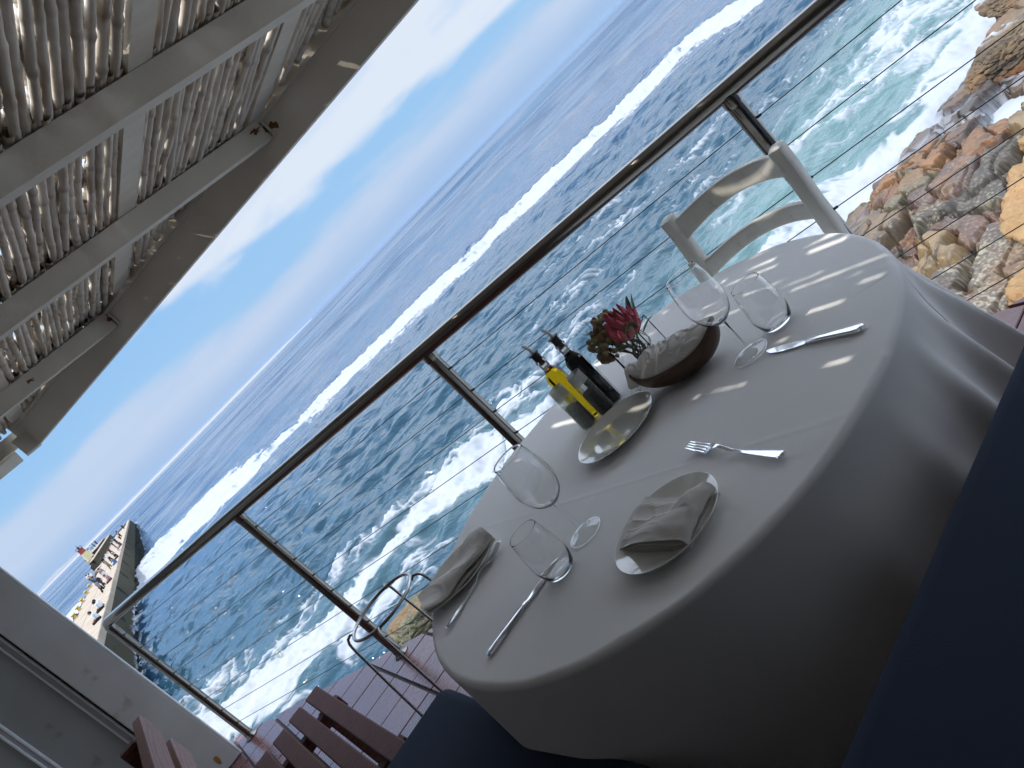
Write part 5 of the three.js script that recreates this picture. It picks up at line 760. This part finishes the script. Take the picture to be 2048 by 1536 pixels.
// ------------------------------------------------------------------ vase, flowers, bread bowl
{
  const w = 0.092, h = 0.10, t = 0.004, p = onTable(0.019, -0.285);
  const ev = new Evaluator(); ev.attributes = ['position', 'normal', 'uv'];
  const A = new Brush(new THREE.BoxGeometry(w, h, w)), B = new Brush(new THREE.BoxGeometry(w - 2 * t, h, w - 2 * t)); B.position.y = 0.007; A.updateMatrixWorld(); B.updateMatrixWorld();
  const v = thing('glass_vase', 'square clear glass vase holding the flowers behind the bread bowl', 'vase', p); part('glass_box', ev.evaluate(A, B, SUBTRACTION).geometry.translate(0, h / 2, 0), M.glass, v);
  const f = thing('flower_arrangement', 'pink protea with olive berry clusters and leaves in the glass vase', 'flowers', p);
  const petalM = mat([1, 1, 1], 0.7, { vertexColors: true, side: THREE.DoubleSide }), leafM = mat([0.065, 0.12, 0.05], 0.5, { side: THREE.DoubleSide }), stemM = mat([0.10, 0.11, 0.05], 0.8);
  const petal = (L, W, cup) => grid(8, 14, (a, b) => { const s = a * 2 - 1, w2 = W * Math.sin(Math.PI * Math.min(1, 0.12 + b * 0.88)) ** 0.8 * (1 - 0.25 * b); return [s * w2, b * L, cup * (1 - s * s) * W * 1.2 + 0.010 * Math.sin(b * 2.4)]; }, { color: (a, b) => { const e = Math.abs(a * 2 - 1); return mix3(mix3([0.66, 0.52, 0.38], [0.64, 0.20, 0.22], sst(0.05, 0.55, b)), [0.58, 0.055, 0.12], sst(0.5, 1, b) * 0.85 + e * 0.12); } });
  const head = new THREE.Group(); head.name = 'protea_head'; f.add(head); head.position.set(0.014, 0.104, 0.014); head.rotation.set(0.12, 0.3, -0.08); head.scale.setScalar(0.86);
  const pg = [petal(0.034, 0.0125, 0.5), petal(0.050, 0.0145, 0.55), petal(0.064, 0.0145, 0.5), petal(0.078, 0.0125, 0.45)];
  [[9, 0.023, -0.004, 0.46, 0], [9, 0.024, 0.000, 0.26, 1], [8, 0.021, 0.004, 0.13, 2], [8, 0.015, 0.006, 0.0, 3]].forEach(([n, r, y, tilt, k]) => { for (let i = 0; i < n; i++) { const a = (i + k * 0.5) / n * 6.283 + rr(-0.07, 0.07), m = part('petal', pg[k], petalM, head); m.rotation.order = 'YXZ'; m.rotation.set(tilt + rr(-0.05, 0.05), a, 0); m.position.set(Math.sin(a) * r, y, Math.cos(a) * r); m.scale.setScalar(rr(0.94, 1.06)); } });
  part('receptacle', new THREE.SphereGeometry(0.0225, 20, 14).scale(1, 0.8, 1).translate(0, 0.004, 0), mat([0.30, 0.22, 0.14], 0.8), head);
  part('stem', tube([[0.004, 0.1, 0.02], [0.012, 0.06, 0.0], [-0.01, 0.012, -0.02]], 0.0042, 8, 16), stemM, f);
  const berry = [0, 1].map(k => { const g = new THREE.IcosahedronGeometry(1, 4), p2 = g.attributes.position; for (let i = 0; i < p2.count; i++) { const s = 1 + 0.12 * n3(p2.getX(i) * 6 + k * 5, p2.getY(i) * 6, p2.getZ(i) * 6); p2.setXYZ(i, p2.getX(i) * s, p2.getY(i) * s, p2.getZ(i) * s); } g.computeVertexNormals(); return g; });
  const bm = [mat([0.34, 0.29, 0.15], 0.85), mat([0.27, 0.17, 0.10], 0.85), mat([0.42, 0.38, 0.24], 0.85)];
  for (let i = 0; i < 150; i++) { const c = i % 3 === 0 ? [-0.028, 0.148, -0.012] : i % 3 === 1 ? [-0.056, 0.128, 0.006] : [-0.046, 0.104, 0.028], a = rr(0, 6.28), z = rr(-1, 1), s = Math.sqrt(1 - z * z), R = rr(0.7, 1) * 0.036, m = part('berry', berry[i % 2], bm[Math.floor(rnd() * 3)], f); m.position.set(c[0] + Math.cos(a) * s * R, c[1] + z * R * 0.85, c[2] + Math.sin(a) * s * R); m.scale.setScalar(rr(0.0048, 0.0085)); }
  for (const c of [[-0.028, 0.14, -0.012], [-0.052, 0.12, 0.006], [-0.044, 0.1, 0.026]]) part('stem', tube([c, [c[0] * 0.5, 0.06, c[2] * 0.3], [rr(-0.02, 0.02), 0.01, rr(-0.02, 0.02)]], 0.0024, 6, 16), stemM, f);
  const leaf = (L, W) => grid(6, 14, (a, b) => { const s = a * 2 - 1, w2 = W * Math.sin(Math.PI * Math.min(1, b * 0.97 + 0.03)) ** 0.7; return [s * w2, b * L, -0.25 * w2 * (1 - s * s) + 0.014 * b * b]; });
  [[0.034, 0.1, 0.038, 0.55, 0.5, 0.060, 0.015], [0.045, 0.105, -0.004, 0.25, 1.6, 0.075, 0.014], [0.02, 0.1, -0.03, 0.35, 2.6, 0.07, 0.012], [0.002, 0.085, 0.046, 0.8, -0.1, 0.055, 0.014], [0.05, 0.09, 0.03, 0.9, 1.2, 0.06, 0.013]].forEach(([x, y, z, tilt, az, L, W]) => { const m = part('leaf', leaf(L, W), leafM, f); m.position.set(x, y, z); m.rotation.order = 'YXZ'; m.rotation.set(tilt, az, 0); });
  for (let i = 0; i < 46; i++) { const a = rr(0, 6.28), m = part('needle', new THREE.ConeGeometry(0.0011, rr(0.022, 0.045), 5).translate(0, 0.014, 0), leafM, f); m.position.set(-0.045 + Math.cos(a) * 0.026, rr(0.11, 0.165), 0.0 + Math.sin(a) * 0.03); m.rotation.set(rr(-0.6, 0.7), 0, rr(-0.1, 1.1)); }
  // stalks and water line inside the vase
  for (let i = 0; i < 26; i++) part('stalk', tube([[rr(-0.035, 0.03), 0.1, rr(-0.03, 0.035)], [rr(-0.03, 0.03), 0.05, rr(-0.03, 0.03)], [rr(-0.035, 0.035), 0.012, rr(-0.035, 0.035)]], rr(0.0007, 0.0014), 5, 12), stemM, f);
}
{
  const A = 0.122, B = 0.066, turn = -0.17, p = onTable(0.148, -0.118), b = thing('bread_bowl', 'boat shaped wooden bowl with a dark rim holding a napkin', 'bowl', p, turn);
  const prof = (t, off) => { const r = Math.sin(t * Math.PI / 2) ** 0.72, y = 0.052 * (1 - Math.cos(t * Math.PI / 2)) ** 0.85; return [r, y, off]; };
  const sh = (off, y0) => (a, t) => { const th = a * 2 * Math.PI, [r, y] = prof(mix(0.0, 1, t), 0), c = Math.cos(th), s = Math.sin(th), rise = 0.022 * c * c * c * c * t * t, rr2 = Math.max(r, 0.0); return [c * rr2 * (A - off) * (t < 0.03 ? 0.6 : 1), y0 + y * (1 - y0 * 3) + rise, s * rr2 * (B - off)]; };
  const outer = grid(72, 26, sh(0, 0), { closeU: true, uv: (u, v, q) => [q[0] * 3, q[1] * 3 + q[2] * 3] }), inner = grid(72, 26, sh(0.006, 0.006), { closeU: true, uv: (u, v, q) => [q[0] * 3, q[2] * 3] });
  part('shell', [outer, inner], mat([0.17, 0.085, 0.04], 0.4, { map: again(woodT, 1, 1), side: THREE.DoubleSide }), b);
  part('rim', grid(72, 2, (a, t) => { const o = sh(0, 0)(a, 1), i = sh(0.006, 0.006)(a, 1); return [mix(o[0], i[0], t), mix(o[1], i[1], t) + 0.0012 * Math.sin(t * 3.14), mix(o[2], i[2], t)]; }), mat([0.09, 0.045, 0.025], 0.4, { side: THREE.DoubleSide }), b);
  const n = thing('bowl_napkin', 'cream napkin draped over the bread bowl with soft creases', 'napkin', p, turn);
  const top = (off) => (a, t) => {
    const th = a * 2 * Math.PI, c = Math.cos(th), s = Math.sin(th), k = t;
    const over = c < -0.5 ? 1 + 0.22 * sst(-0.5, -1, c) : 0.955, x = c * k * A * over, z = s * k * (B - 0.004) * (c < -0.6 ? 0.9 : 0.97);
    const base = 0.052 + 0.020 * c ** 4 * k * k, dome = 0.036 * (1 - k ** 2.4), cr = 0.006 * Math.sin(x * 88 + z * 30 + n2(x * 20, z * 20) * 3) * (1 - k * 0.4) * sst(0.05, -0.05, x) + 0.006 * fbm(x * 22, z * 22, 3) + 0.0035 * sst(0.08, 0, Math.abs(n2(x * 16 + 2, z * 14))) + 0.003 * sst(0.07, 0, Math.abs(n2(x * 30, z * 12 + 7)));
    const drop = c < -0.6 ? -0.03 * sst(-0.6, -1, c) * sst(0.8, 1, k) : -0.004 * sst(0.9, 1, k);
    return [x, base + dome + cr + drop + off, z];
  };
  part('draped_cloth', [grid(120, 44, top(0.001), { closeU: true }), grid(120, 44, top(-0.001), { closeU: true })], M.napkin, n);
}

scene.fog = new THREE.FogExp2(new THREE.Color().setRGB(0.50, 0.66, 0.90), 0.00004);
renderer.render(scene, camera);
